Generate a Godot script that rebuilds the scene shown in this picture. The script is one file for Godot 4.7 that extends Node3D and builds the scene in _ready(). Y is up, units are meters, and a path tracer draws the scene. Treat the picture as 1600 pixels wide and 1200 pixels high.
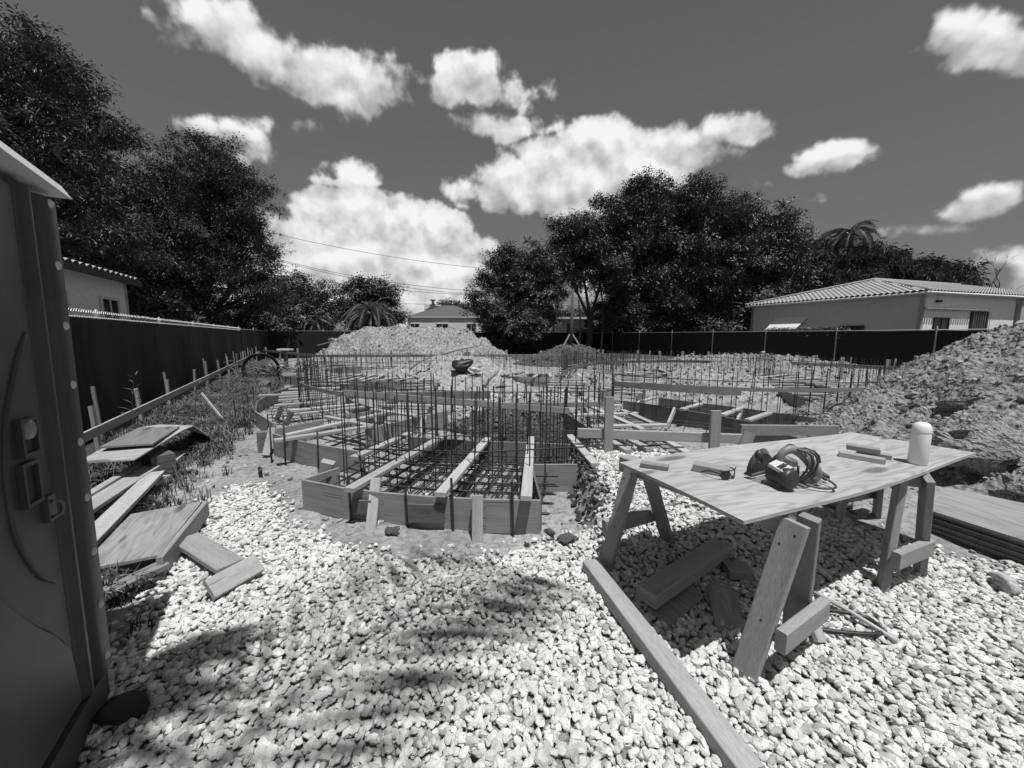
extends Node3D
# Building plot with curved footings, in metres; camera 1.55 m above the gravel.

# clouds: azimuth, elevation, half width, half height, tilt (degrees), thickness
const CLOUDS := [[-38.8, 29.6, 2.5, 1.0, 21, 0.50], [-35.3, 30.3, 4.1, 1.8, 18, 0.80], [-34.0, 31.8, 2.5, 1.3, 19, 0.80], [-29.3, 29.7, 4.7, 2.2, 14, 1.00], [-26.0, 29.3, 5.9, 2.4, 12, 1.10], [-21.3, 29.1, 4.2, 1.8, 10, 0.90], [-17.0, 30.0, 3.6, 2.0, 8, 1.00], [-14.5, 30.7, 2.7, 1.6, 7, 0.90], [-16.0, 32.7, 3.1, 1.2, 8, 0.80], [-20.3, 27.2, 2.0, 1.3, 9, 0.60], [-5.6, 32.2, 3.5, 1.7, 2, 1.00], [-8.7, 30.3, 2.2, 1.3, 4, 0.80], [-0.9, 30.3, 3.8, 1.6, -1, 0.90], [2.6, 29.6, 2.9, 1.8, -2, 0.80], [4.8, 30.8, 1.6, 0.8, -3, 0.50], [-0.9, 26.5, 4.4, 1.2, -1, 0.80], [4.4, 26.7, 2.4, 1.2, -3, 0.70], [11.4, 24.4, 4.6, 2.5, -6, 1.30], [6.2, 22.9, 4.8, 2.8, -3, 1.20], [15.7, 22.6, 5.2, 2.7, -7, 1.30], [22.1, 22.8, 5.5, 2.2, -10, 1.20], [27.1, 23.6, 3.8, 1.5, -12, 1.10], [30.1, 23.6, 2.7, 1.2, -14, 0.90], [1.8, 20.1, 6.3, 3.1, -2, 1.30], [-3.6, 18.5, 4.7, 2.0, 0, 1.00], [9.0, 19.1, 7.3, 3.3, -4, 1.40], [16.6, 20.1, 6.8, 2.8, -7, 1.30], [-32.8, 22.4, 2.8, 1.2, 13, 0.80], [-29.8, 23.7, 2.6, 0.8, 12, 0.60], [-31.3, 20.6, 1.8, 1.6, 12, 0.70], [-36.1, 21.9, 1.7, 0.8, 15, 0.50], [-23.0, 19.7, 4.5, 1.4, 7, 1.00], [-25.2, 20.0, 2.3, 1.1, 9, 0.80], [-19.9, 19.7, 2.7, 1.0, 6, 0.80], [-25.5, 15.8, 4.9, 2.6, 7, 1.40], [-20.9, 15.2, 6.8, 3.3, 5, 1.50], [-16.0, 14.8, 6.7, 3.5, 3, 1.50], [-10.0, 14.0, 5.7, 3.0, 2, 1.40], [-6.9, 12.4, 4.5, 2.6, 1, 1.30], [-27.1, 12.3, 5.2, 3.7, 6, 1.40], [-21.2, 9.7, 10.1, 4.4, 3, 1.60], [-11.0, 9.3, 9.9, 4.6, 1, 1.50], [-18.1, 4.8, 18.0, 3.4, 1, 1.30], [-30.3, 7.4, 4.3, 4.5, 4, 1.20], [37.4, 19.0, 2.9, 1.2, -14, 1.00], [35.2, 18.2, 2.2, 0.9, -13, 0.80], [39.3, 19.4, 1.4, 0.7, -15, 0.70], [33.8, 17.2, 1.8, 0.5, -12, 0.40], [46.5, 26.2, 2.1, 1.4, -25, 1.10], [48.9, 24.5, 2.7, 1.6, -26, 1.10], [51.1, 23.1, 2.0, 1.6, -26, 1.10], [45.5, 27.5, 1.4, 0.8, -26, 0.70], [47.9, 23.6, 1.7, 0.7, -24, 0.60], [43.6, 26.0, 0.6, 0.5, -23, 0.30], [49.3, 12.6, 1.6, 1.3, -14, 1.00], [48.0, 11.8, 1.5, 0.9, -13, 0.80], [50.2, 12.7, 1.0, 0.9, -15, 0.80], [45.2, 10.4, 2.4, 0.5, -11, 0.55], [42.9, 10.5, 1.4, 0.4, -10, 0.40], [51.2, 6.8, 2.1, 1.2, -9, 1.00], [53.0, 5.7, 2.2, 2.0, -8, 1.10], [42.5, 14.8, 1.4, 0.5, -13, 0.30], [36.7, 15.1, 0.8, 0.5, -11, 0.30], [9.7, 6.3, 5.3, 2.2, -1, 0.80]]
const PAD_FRONT := [Vector3(-1.91, 0.25, -3.36), Vector3(-1.45, 0.25, -3.17), Vector3(-1.07, 0.25, -3.07), Vector3(-0.65, 0.25, -2.99), Vector3(-0.21, 0.25, -2.94), Vector3(0.23, 0.25, -2.92)]
const PAD_RETURN := [Vector3(-1.91, 0.25, -3.36), Vector3(-1.72, 0.25, -3.68)]
const PAD_BACK := [Vector3(-1.31, 0.27, -4.78), Vector3(-0.91, 0.27, -4.68), Vector3(-0.45, 0.27, -4.57), Vector3(0.19, 0.27, -4.51), Vector3(0.73, 0.27, -4.43)]
const PAD_SPREADERS := [[Vector3(-1.63, 0.3, -3.81), Vector3(-1.31, 0.3, -4.82)],
	[Vector3(-1.33, 0.3, -2.99), Vector3(-0.84, 0.3, -4.73)],
	[Vector3(-0.57, 0.3, -2.9), Vector3(-0.3, 0.3, -4.55)],
	[Vector3(0.11, 0.3, -2.83), Vector3(0.23, 0.3, -4.6)]]
const PAD_SIDE := [[Vector3(0.22, 0.27, -3.72), Vector3(0.65, 0.27, -3.72)]]
const PAD_STAKES := [[Vector3(-1.15, 0, -2.93), Vector3(-1.17, 0.33, -3.18)],
	[Vector3(-0.27, 0, -2.81), Vector3(-0.27, 0.3, -2.89)]]
const LEFT_FRONT := [Vector3(-3.15, 0.27, -4.94), Vector3(-2.69, 0.27, -4.63), Vector3(-2.3, 0.27, -4.43), Vector3(-1.64, 0.27, -4.13)]
const LEFT_PANELS := [[Vector3(-3.3, 0.27, -5.18), Vector3(-2.9, 0.27, -5.79)],
	[Vector3(-2.78, 0.27, -5.98), Vector3(-2.41, 0.27, -6.45)],
	[Vector3(-2.01, 0.27, -5.15), Vector3(-1.54, 0.27, -5.93)],
	[Vector3(-1.54, 0.27, -5.93), Vector3(-1.11, 0.27, -6.51)]]
const LEFT_BOX := [[Vector3(-3.41, 0.27, -5.01), Vector3(-3.28, 0.27, -5.07)]]
const LEFT_BOARDS := [[Vector3(-2.85, 0.3, -4.7), Vector3(-2.07, 0.3, -6.09)],
	[Vector3(-2.84, 0.3, -4.46), Vector3(-1.95, 0.3, -5.21)],
	[Vector3(-2.89, 0.3, -5.84), Vector3(-1.95, 0.3, -5.21)],
	[Vector3(-2.38, 0.3, -6.41), Vector3(-1.5, 0.3, -5.89)],
	[Vector3(-1.82, 0.3, -7.03), Vector3(-1.1, 0.3, -7.31)],
	[Vector3(-3.69, 0.3, -6.3), Vector3(-2.81, 0.3, -6.9)],
	[Vector3(-3.41, 0.3, -6.04), Vector3(-2.6, 0.3, -6.65)],
	[Vector3(-4.25, 0.3, -6.77), Vector3(-3.4, 0.3, -7.31)],
	[Vector3(-4.51, 0.3, -7.31), Vector3(-3.67, 0.3, -7.86)],
	[Vector3(-4.73, 0.3, -7.7), Vector3(-3.81, 0.3, -8.12)],
	[Vector3(-5.04, 0.3, -8.31), Vector3(-4.1, 0.3, -8.7)],
	[Vector3(-5.23, 0.3, -8.91), Vector3(-4.13, 0.3, -9.13)],
	[Vector3(-5.45, 0.3, -9.74), Vector3(-4.21, 0.3, -9.87)],
	[Vector3(-5.75, 0.3, -10.28), Vector3(-4.61, 0.3, -10.57)]]
const LEFT_BRACES := [[Vector3(-3.2, 0, -4.83), Vector3(-3.26, 0.3, -5.1)],
	[Vector3(-3.94, 0, -6.55), Vector3(-3.75, 0.27, -6.45)],
	[Vector3(-4.41, 0, -7.07), Vector3(-4.14, 0.27, -6.81)],
	[Vector3(-1.42, 0, -5.71), Vector3(-1.41, 0.27, -6.03)]]
const LEFT_CURVE := [Vector3(-4.07, 0.27, -6.81), Vector3(-3.74, 0.27, -6.4), Vector3(-3.23, 0.27, -5.93)]
const MID_PANELS := [[Vector3(0.8, 0.27, -7.06), Vector3(1.08, 0.27, -5.22)],
	[Vector3(3.34, 0.27, -5.41), Vector3(3.66, 0.27, -4.71)]]
const MID_BOARDS := [[Vector3(0.72, 0.3, -4.7), Vector3(0.81, 0.3, -3.6)],
	[Vector3(1.26, 0.3, -7.31), Vector3(1.74, 0.3, -4.99)],
	[Vector3(0.96, 0.3, -5.94), Vector3(2.02, 0.3, -6.09)],
	[Vector3(1.09, 0.3, -5.17), Vector3(2.17, 0.3, -5.28)],
	[Vector3(0.92, 0.3, -6.77), Vector3(1.97, 0.3, -6.77)],
	[Vector3(1.85, 0.3, -6.35), Vector3(2.01, 0.3, -5.36)],
	[Vector3(1.41, 0.3, -4.52), Vector3(1.52, 0.3, -4.12)],
	[Vector3(1.85, 0.3, -4.43), Vector3(1.88, 0.3, -3.9)],
	[Vector3(1.18, 0.3, -4.43), Vector3(1.27, 0.3, -4.05)]]
const RING_FRONT := [Vector3(2.2, 0.27, -7.49), Vector3(2.46, 0.27, -7.27), Vector3(3.21, 0.27, -6.23), Vector3(3.44, 0.27, -5.84), Vector3(3.55, 0.27, -5.7)]
const RING_BACK := [Vector3(3.05, 0.27, -7.88), Vector3(3.59, 0.27, -7.27), Vector3(4.06, 0.27, -6.81), Vector3(4.41, 0.27, -6.34), Vector3(4.76, 0.27, -5.93)]
const RING_BOARDS := [[Vector3(2.48, 0.3, -7.24), Vector3(2.99, 0.3, -7.78)],
	[Vector3(2.88, 0.3, -6.41), Vector3(3.47, 0.3, -6.96)],
	[Vector3(3.31, 0.3, -5.94), Vector3(3.95, 0.3, -6.53)],
	[Vector3(3.48, 0.3, -5.57), Vector3(4.2, 0.3, -6.14)]]
const RING_BRACES := [[Vector3(2.54, 0, -6.19), Vector3(2.85, 0.27, -6.62)],
	[Vector3(3.63, 0, -6.15), Vector3(3.96, 0.27, -6.51)],
	[Vector3(2.47, 0, -7.55), Vector3(2.48, 0.27, -7.41)],
	[Vector3(1.05, 0, -6.19), Vector3(1.16, 0.27, -6.4)]]
const GATE_RAIL := [[Vector3(0.74, 0.46, -4.23), Vector3(2.49, 0.44, -4.04)]]
const HORSE_LEGS := [[Vector3(0.65, 0, -2.5), Vector3(0.73, 0.78, -2.2)],
	[Vector3(1.19, 0, -2.75), Vector3(0.75, 0.78, -2.06)],
	[Vector3(1.08, 0, -1.6), Vector3(1.18, 0.78, -1.57)],
	[Vector3(1.48, 0, -1.84), Vector3(1.25, 0.78, -1.6)],
	[Vector3(2.33, 0, -2.25), Vector3(2.14, 0.78, -1.96)],
	[Vector3(2.75, 0, -2.42), Vector3(2.26, 0.78, -2.03)]]
const LONG_BOARD := [[Vector3(0.51, 0.05, -2.36), Vector3(0.82, 0.05, -1.13)]]
const T_BOARDS := [[Vector3(-2.39, 0.05, -2.65), Vector3(-1.81, 0.05, -2.31)],
	[Vector3(-1.75, 0.09, -2.05), Vector3(-1.64, 0.09, -2.32)]]
const LUMBER := [[Vector3(-3.59, 0.14, -2.97), Vector3(-4.07, 0.14, -4.12)],
	[Vector3(-3.38, 0.12, -2.76), Vector3(-3.86, 0.12, -3.97)],
	[Vector3(-2.81, 0.11, -2.28), Vector3(-3.67, 0.11, -3.81)],
	[Vector3(-3.45, 0.04, -2.9), Vector3(-3.67, 0.04, -3.43)],
	[Vector3(-2.91, 0.05, -2.45), Vector3(-3.06, 0.05, -2.82)],
	[Vector3(-2.35, 0.05, -1.97), Vector3(-2.25, 0.05, -2.32)],
	[Vector3(-3.6, 0.04, -3.66), Vector3(-3.66, 0.04, -3.9)]]
const SHEET_TOP := [Vector3(-4.18, 0.43, -3.78), Vector3(-4.49, 0.45, -4.52), Vector3(-4.05, 0.45, -4.58), Vector3(-3.75, 0.43, -3.9)]
const SHEET_BENT := [Vector3(-4.11, 0.36, -3.51), Vector3(-3.65, 0.36, -3.59), Vector3(-4.61, 0.42, -4.64), Vector3(-3.96, 0.42, -4.51), Vector3(-4.47, 0.43, -4.77), Vector3(-4.09, 0.4, -4.83), Vector3(-4.46, 0.3, -5.13), Vector3(-3.99, 0.25, -4.92), Vector3(-4.71, 0.1, -5.63), Vector3(-4.23, 0.06, -5.28)]
const SHEET_LOW := [Vector3(-4.04, 0.13, -4.26), Vector3(-3.84, 0.13, -4.26), Vector3(-4.03, 0.13, -4.63), Vector3(-4.22, 0.13, -4.58)]
const SHEET_SCRAP := [Vector3(-3.72, 0.05, -4.16), Vector3(-3.57, 0.05, -4.19), Vector3(-3.8, 0.05, -4.48), Vector3(-3.91, 0.05, -4.45)]
const PALLET := [Vector3(-2.61, 0.15, -2.14), Vector3(-2.27, 0.15, -2.31), Vector3(-2.64, 0.15, -3.12), Vector3(-3.01, 0.15, -2.88)]
const SHEET_UNDER := [Vector3(3.29, 0.19, -2.89), Vector3(3.51, 0.19, -2.24), Vector3(4.38, 0.19, -2.77), Vector3(3.95, 0.19, -3.34)]
const SCRAP_A := [Vector3(0.76, 0.03, -1.99), Vector3(0.84, 0.03, -1.86), Vector3(1.12, 0.05, -2.07), Vector3(1.04, 0.05, -2.21)]
const SCRAP_B := [Vector3(1.21, 0.03, -2.25), Vector3(1.07, 0.03, -1.82), Vector3(1.22, 0.03, -1.84), Vector3(1.39, 0.03, -2.22)]
const UNDER_BOARDS := [[Vector3(0.75, 0.1, -1.98), Vector3(1.45, 0.1, -2.49)],
	[Vector3(1.63, 0.05, -2.82), Vector3(1.7, 0.05, -2.47)],
	[Vector3(1.55, 0.12, -1.84), Vector3(1.55, 0.02, -1.75)],
	[Vector3(1.38, 0.05, -2.31), Vector3(1.52, 0.05, -2.29)]]
const CONDUIT := [[Vector3(1.8, 0.03, -2.12), Vector3(1.93, 0.03, -1.75)]]

var rng := RandomNumberGenerator.new()
var mats := {}
var nz := FastNoiseLite.new()      # soft ground noise
var rough := FastNoiseLite.new()   # broken soil noise
var taken := {}
var cell := FastNoiseLite.new()    # clods and stones

# ---------------------------------------------------------------- naming
func numbered(called: String) -> String:
	var n: int = taken.get(called, -1) + 1
	taken[called] = n
	return called if n == 0 else "%s_%03d" % [called, n]

func tag(o: Node3D, label: String, category: String, group := "", kind := "") -> Node3D:
	if label: o.set_meta("label", label)
	if category: o.set_meta("category", category)
	if group: o.set_meta("group", group)
	if kind: o.set_meta("kind", kind)
	return o

func thing(called: String, label: String, category: String, at := Vector3.ZERO, turn := 0.0, group := "") -> Node3D:
	var o := Node3D.new()
	o.name = numbered(called)
	add_child(o)
	o.position = at
	o.rotation.y = turn
	return tag(o, label, category, group)

func put(mesh: Mesh, called: String, m: Material, parent: Node = self, xf := Transform3D()) -> MeshInstance3D:
	var o := MeshInstance3D.new()
	o.mesh = mesh
	o.material_override = m
	o.name = numbered(called) if parent == self else called
	o.transform = xf
	parent.add_child(o, true)
	return o

# ---------------------------------------------------------------- mesh helpers
func new_st() -> SurfaceTool:
	var st := SurfaceTool.new()
	st.begin(Mesh.PRIMITIVE_TRIANGLES)
	st.set_smooth_group(-1)
	return st

func done(st: SurfaceTool) -> ArrayMesh:
	st.generate_normals()
	return st.commit()

func quad(st: SurfaceTool, a: Vector3, b: Vector3, c: Vector3, d: Vector3, s := 1.0) -> void:
	var u := (b - a).length() * s
	var w := (d - a).length() * s
	st.set_uv(Vector2(0, 0)); st.add_vertex(a)
	st.set_uv(Vector2(u, 0)); st.add_vertex(b)
	st.set_uv(Vector2(u, w)); st.add_vertex(c)
	st.set_uv(Vector2(0, 0)); st.add_vertex(a)
	st.set_uv(Vector2(u, w)); st.add_vertex(c)
	st.set_uv(Vector2(0, w)); st.add_vertex(d)

func tri(st: SurfaceTool, a: Vector3, b: Vector3, c: Vector3) -> void:
	st.set_uv(Vector2(0, 0)); st.add_vertex(a)
	st.set_uv(Vector2(1, 0)); st.add_vertex(b)
	st.set_uv(Vector2(0, 1)); st.add_vertex(c)

func add_box(st: SurfaceTool, lo: Vector3, hi: Vector3) -> void:
	var p := []
	for i in 8:
		p.append(Vector3(hi.x if i & 1 else lo.x, hi.y if i & 2 else lo.y, hi.z if i & 4 else lo.z))
	quad(st, p[2], p[3], p[7], p[6])   # top
	quad(st, p[0], p[4], p[5], p[1])   # bottom
	quad(st, p[6], p[7], p[5], p[4])   # +z
	quad(st, p[3], p[2], p[0], p[1])   # -z
	quad(st, p[7], p[3], p[1], p[5])   # +x
	quad(st, p[2], p[6], p[4], p[0])   # -x

func box_mesh(lo: Vector3, hi: Vector3) -> ArrayMesh:
	var st := new_st()
	add_box(st, lo, hi)
	return done(st)

# a sawn board: chamfered section, grain along x, its own stretch of grain
func board_mesh(l: float, w: float, t: float, ch := 0.004, warp := 0.0) -> ArrayMesh:
	var st := new_st()
	var sec: Array[Vector2] = []
	var hw := w / 2
	var ht := t / 2
	var c := minf(ch, minf(hw, ht) * 0.6)
	for q in [[hw, ht - c], [hw - c, ht], [-hw + c, ht], [-hw, ht - c], [-hw, -ht + c], [-hw + c, -ht], [hw - c, -ht], [hw, -ht + c]]:
		sec.append(Vector2(q[0], q[1]))
	var ou := rng.randf()
	var ov := rng.randf()
	var n := 1 if warp == 0.0 else 6
	for s in n:
		var x0 := -l / 2 + l * s / n
		var x1 := -l / 2 + l * (s + 1) / n
		var y0 := warp * (1.0 - pow(2.0 * s / n - 1.0, 2))
		var y1 := warp * (1.0 - pow(2.0 * (s + 1) / n - 1.0, 2))
		var per := 0.0
		for i in 8:
			var a := sec[i]
			var b := sec[(i + 1) % 8]
			var e := a.distance_to(b)
			var uvs := [Vector2((x0 + l / 2) / 3 + ou, per / 0.3 + ov), Vector2((x1 + l / 2) / 3 + ou, per / 0.3 + ov), Vector2((x1 + l / 2) / 3 + ou, (per + e) / 0.3 + ov), Vector2((x0 + l / 2) / 3 + ou, (per + e) / 0.3 + ov)]
			var ps := [Vector3(x0, a.y + y0, a.x), Vector3(x1, a.y + y1, a.x), Vector3(x1, b.y + y1, b.x), Vector3(x0, b.y + y0, b.x)]
			for k in [0, 2, 1, 0, 3, 2]:
				st.set_uv(uvs[k]); st.add_vertex(ps[k])
			per += e
	for i in range(1, 7):
		for side: int in [-1, 1]:
			var order := [0, i, i + 1] if side == -1 else [0, i + 1, i]
			for k in order:
				st.set_uv(Vector2(sec[k].x * 2 + ou, sec[k].y * 9 + ov)); st.add_vertex(Vector3(side * l / 2, sec[k].y, sec[k].x))
	return done(st)

# board from a to b: w across, t deep; up is the direction its broad face looks
func beam(parent: Node, called: String, a: Vector3, b: Vector3, w: float, t: float, m: Material, up := Vector3.UP, warp := 0.0) -> MeshInstance3D:
	var x := (b - a).normalized()
	var z := x.cross(up).normalized()
	var y := z.cross(x).normalized()
	var mesh := board_mesh(a.distance_to(b), w, t, 0.004, warp)
	return put(mesh, called, m, parent, Transform3D(Basis(x, y, z), (a + b) / 2))

# upright form panel under the top line a-b
func panel(parent: Node, called: String, a: Vector3, b: Vector3, down: float, t: float, m: Material) -> MeshInstance3D:
	var off := Vector3(0, -down / 2, 0)
	var side := (b - a).cross(Vector3.UP).normalized()
	return beam(parent, called, a + off, b + off, down, t, m, side)

func sheet_mesh(rows: Array, thick: float, uvs := 0.4, turned := false) -> ArrayMesh:
	# rows: arrays of points of equal length, lofted; a slab of the given thickness
	var st := new_st()
	var nr := rows.size()
	var nc: int = rows[0].size()
	var dn := Vector3(0, -thick, 0)
	var o := Vector2(rng.randf(), rng.randf())
	var put_v = func(r: int, c: int, low: bool) -> void:
		var p: Vector3 = rows[r][c]
		var q: Vector3 = p - rows[0][0]
		var ax: Vector3 = (rows[0][nc - 1] - rows[0][0]).normalized()
		var ay: Vector3 = ax.cross(Vector3.UP).normalized()
		var uv := Vector2(q.dot(ax), q.dot(ay)) * uvs
		if turned: uv = Vector2(uv.y, uv.x)
		st.set_uv(uv + o)
		st.add_vertex(p + dn if low else p)
	var flip: bool = (rows[0][nc - 1] - rows[0][0]).cross(rows[nr - 1][0] - rows[0][0]).y > 0
	for r in nr - 1:
		for c in nc - 1:
			var ks := [[r, c], [r, c + 1], [r + 1, c + 1], [r + 1, c]]
			var ord := [0, 1, 2, 0, 2, 3] if not flip else [0, 2, 1, 0, 3, 2]
			for k in ord: put_v.call(ks[k][0], ks[k][1], false)
			ord.reverse()
			for k in ord: put_v.call(ks[k][0], ks[k][1], true)
	var rim := []
	for c in nc: rim.append([0, c])
	for r in range(1, nr): rim.append([r, nc - 1])
	for c in range(nc - 2, -1, -1): rim.append([nr - 1, c])
	for r in range(nr - 2, 0, -1): rim.append([r, 0])
	for i in rim.size():
		var a: Array = rim[i]
		var b: Array = rim[(i + 1) % rim.size()]
		var va: Vector3 = rows[a[0]][a[1]]
		var vb: Vector3 = rows[b[0]][b[1]]
		if flip: quad(st, va, vb, vb + dn, va + dn, 0.6)
		else: quad(st, vb, va, va + dn, vb + dn, 0.6)
	return done(st)

func tube_mesh(pts: Array, radii: Array, sides := 6, smooth := true) -> ArrayMesh:
	var st := SurfaceTool.new()
	st.begin(Mesh.PRIMITIVE_TRIANGLES)
	st.set_smooth_group(0 if smooth else -1)
	add_tube(st, pts, radii, sides)
	st.generate_normals()
	return st.commit()

func add_tube(st: SurfaceTool, pts: Array, radii: Array, sides := 6) -> void:
	var n := pts.size()
	var ref := Vector3.UP
	var rings := []
	for i in n:
		var d: Vector3 = (pts[mini(i + 1, n - 1)] - pts[maxi(i - 1, 0)]).normalized()
		if i == 0:
			ref = Vector3.UP if absf(d.y) < 0.9 else Vector3.RIGHT
		var x := d.cross(ref).normalized()
		var y := x.cross(d).normalized()
		ref = y
		var ring := []
		var r: float = radii[i] if radii.size() > 1 else radii[0]
		for s in sides:
			var a := TAU * s / sides
			ring.append(pts[i] + x * cos(a) * r + y * sin(a) * r)
		rings.append(ring)
	for i in n - 1:
		for s in sides:
			quad(st, rings[i][s], rings[i + 1][s], rings[i + 1][(s + 1) % sides], rings[i][(s + 1) % sides])
	for s in range(1, sides - 1):
		tri(st, rings[0][0], rings[0][s], rings[0][s + 1])
		tri(st, rings[n - 1][0], rings[n - 1][s + 1], rings[n - 1][s])

func lathe_mesh(prof: Array, sides := 24, squash := 1.0) -> ArrayMesh:
	var st := SurfaceTool.new()
	st.begin(Mesh.PRIMITIVE_TRIANGLES)
	st.set_smooth_group(0)
	for i in prof.size() - 1:
		for s in sides:
			var p := []
			for k in [[i, s], [i, s + 1], [i + 1, s + 1], [i + 1, s]]:
				var a: float = TAU * k[1] / sides
				var r: Vector2 = prof[k[0]]
				p.append(Vector3(cos(a) * r.x, r.y, sin(a) * r.x * squash))
			quad(st, p[3], p[2], p[1], p[0])
	st.generate_normals()
	return st.commit()

func curve(pts: Array, n := 24) -> Array:
	var c := Curve3D.new()
	for i in pts.size():
		var t: Vector3 = (pts[mini(i + 1, pts.size() - 1)] - pts[maxi(i - 1, 0)]) / 6
		c.add_point(pts[i], -t, t)
	var out := []
	for i in n + 1:
		out.append(c.sample_baked(c.get_baked_length() * i / n, true))
	return out

# ---------------------------------------------------------------- materials
func grey(v: float) -> Color:
	return Color(v, v, v).linear_to_srgb()

func plain(v: float, r := 0.8, metal := 0.0) -> StandardMaterial3D:
	var m := StandardMaterial3D.new()
	m.albedo_color = grey(v)
	m.roughness = r
	m.metallic = metal
	m.cull_mode = BaseMaterial3D.CULL_DISABLED
	return m

func noise_tex(freq: float, lo: float, hi: float, oct := 5, sd := 1, size := 512, kind := FastNoiseLite.TYPE_SIMPLEX_SMOOTH, contrast := 0.25) -> NoiseTexture2D:
	var n := FastNoiseLite.new()
	n.noise_type = kind
	n.frequency = freq
	n.fractal_octaves = oct
	n.seed = sd
	var g := Gradient.new()
	g.offsets = PackedFloat32Array([0.5 - contrast, 0.5 + contrast])
	g.colors = PackedColorArray([grey(lo), grey(hi)])
	var t := NoiseTexture2D.new()
	t.width = size
	t.height = size
	t.seamless = true
	t.noise = n
	t.color_ramp = g
	return t

func soil_mat(v: float, scale: float, lo: float, hi: float, relief := 2.0, sd := 3) -> StandardMaterial3D:
	var m := plain(v, 0.95)
	m.albedo_texture = noise_tex(0.02, lo, hi, 6, sd, 1024)
	m.uv1_triplanar = true
	m.uv1_world_triplanar = true
	m.uv1_scale = Vector3.ONE * scale
	if relief > 0:
		m.heightmap_enabled = true
		m.heightmap_texture = noise_tex(0.03, 0, 1, 6, sd + 9, 512)
		m.heightmap_scale = relief
	return m

# growth-ring grain: contour lines of a stretched noise, with knots
func wood_tex(sx: float, sy: float, rings: float, contrast: float, knots: int, sd: int, fibre: float) -> ImageTexture:
	var n := FastNoiseLite.new()
	n.seed = sd
	n.frequency = 1.0
	n.fractal_octaves = 3
	var f := FastNoiseLite.new()
	f.seed = sd + 5
	f.frequency = 1.0
	f.fractal_octaves = 2
	var r := RandomNumberGenerator.new()
	r.seed = sd
	var kn := []
	for k in knots:
		kn.append(Vector3(r.randf() * 512, r.randf() * 512, r.randf_range(5, 10)))
	var s := 512
	var data := PackedByteArray()
	data.resize(s * s * 3)
	for y in s:
		for x in s:
			var h := n.get_noise_2d(x * sx, y * sy)
			var dark := 0.0
			for k: Vector3 in kn:
				var d := Vector2((x - k.x) * sx / sy * 2.2, y - k.y).length() / k.z
				if d < 4:
					h += 0.35 * exp(-d)
					dark = maxf(dark, 1.0 - smoothstep(0.5, 1.0, d))
			var g := 0.5 + 0.5 * sin(h * rings)
			g = g * g
			var v := 1.0 - contrast * g - fibre * (0.5 + 0.5 * f.get_noise_2d(x * sx * 3.0, y * sy * 12.0)) - 0.12 * f.get_noise_2d(x * 0.006, y * 0.006)
			v = clampf(v * (1.0 - 0.6 * dark), 0.05, 1.0)
			var b := int(clampf(pow(v, 0.4545) * 255.0, 0, 255))
			var at := (y * s + x) * 3
			data[at] = b; data[at + 1] = b; data[at + 2] = b
	return ImageTexture.create_from_image(Image.create_from_data(s, s, false, Image.FORMAT_RGB8, data))

func textured(v: float, tex: Texture2D, r := 0.75) -> StandardMaterial3D:
	var m := plain(v, r)
	m.albedo_texture = tex
	return m

func make_materials() -> void:
	var pine := wood_tex(0.012, 0.05, 26.0, 0.32, 5, 11, 0.25)
	var ply := wood_tex(0.0035, 0.026, 17.0, 0.22, 9, 23, 0.30)
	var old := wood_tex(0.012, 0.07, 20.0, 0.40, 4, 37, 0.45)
	for i in 4:
		mats["pine%d" % i] = textured([0.27, 0.34, 0.41, 0.50][i], pine)
		mats["ply%d" % i] = textured([0.15, 0.21, 0.31, 0.42][i], ply)
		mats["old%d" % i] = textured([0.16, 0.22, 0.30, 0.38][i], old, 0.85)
	mats.rebar = textured(0.06, noise_tex(0.05, 0.45, 1.0, 3, 5, 256), 0.7)
	mats.rebar.metallic = 0.3
	mats.steel = plain(0.35, 0.4, 0.8)
	mats.black = plain(0.012, 0.6)
	mats.rubber = plain(0.02, 0.5)
	mats.cord = plain(0.06, 0.45)

func pick(base: String, lo := 0, hi := 3) -> Material:
	return mats["%s%d" % [base, rng.randi_range(lo, hi)]]

# ---------------------------------------------------------------- ground shape
func bump(x: float, z: float, cx: float, cz: float, rx: float, rz: float) -> float:
	var d := Vector2((x - cx) / rx, (z - cz) / rz).length()
	return smoothstep(1.0, 0.0, d)

func ground_y(x: float, z: float) -> float:
	var y := nz.get_noise_2d(x * 0.5, z * 0.5) * 0.04 + nz.get_noise_2d(x * 3.0, z * 3.0) * 0.018 - 0.02
	var edge := 0.03 * nz.get_noise_2d(x * 6, z * 6)
	var bank := smoothstep(0.60, 0.74, x + edge) * smoothstep(-1.9, -3.6, z) * smoothstep(-4.75, -4.3, z) * (1.0 - 0.75 * smoothstep(1.4, 2.6, x))
	y += 0.27 * bank
	y -= 0.42 * smoothstep(1.0, 0.45, Vector2((x - 0.15) / 1.25, (z + 5.65) / 0.75).length() + 0.25 * rough.get_noise_2d(x * 1.5, z * 1.5))
	y += 0.25 * smoothstep(0.5, 0.0, absf(x + 4.4 + 0.53 * (-z - 4.0)) / 4.0) * smoothstep(-4, -7, z) * 0.5
	return y

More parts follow.
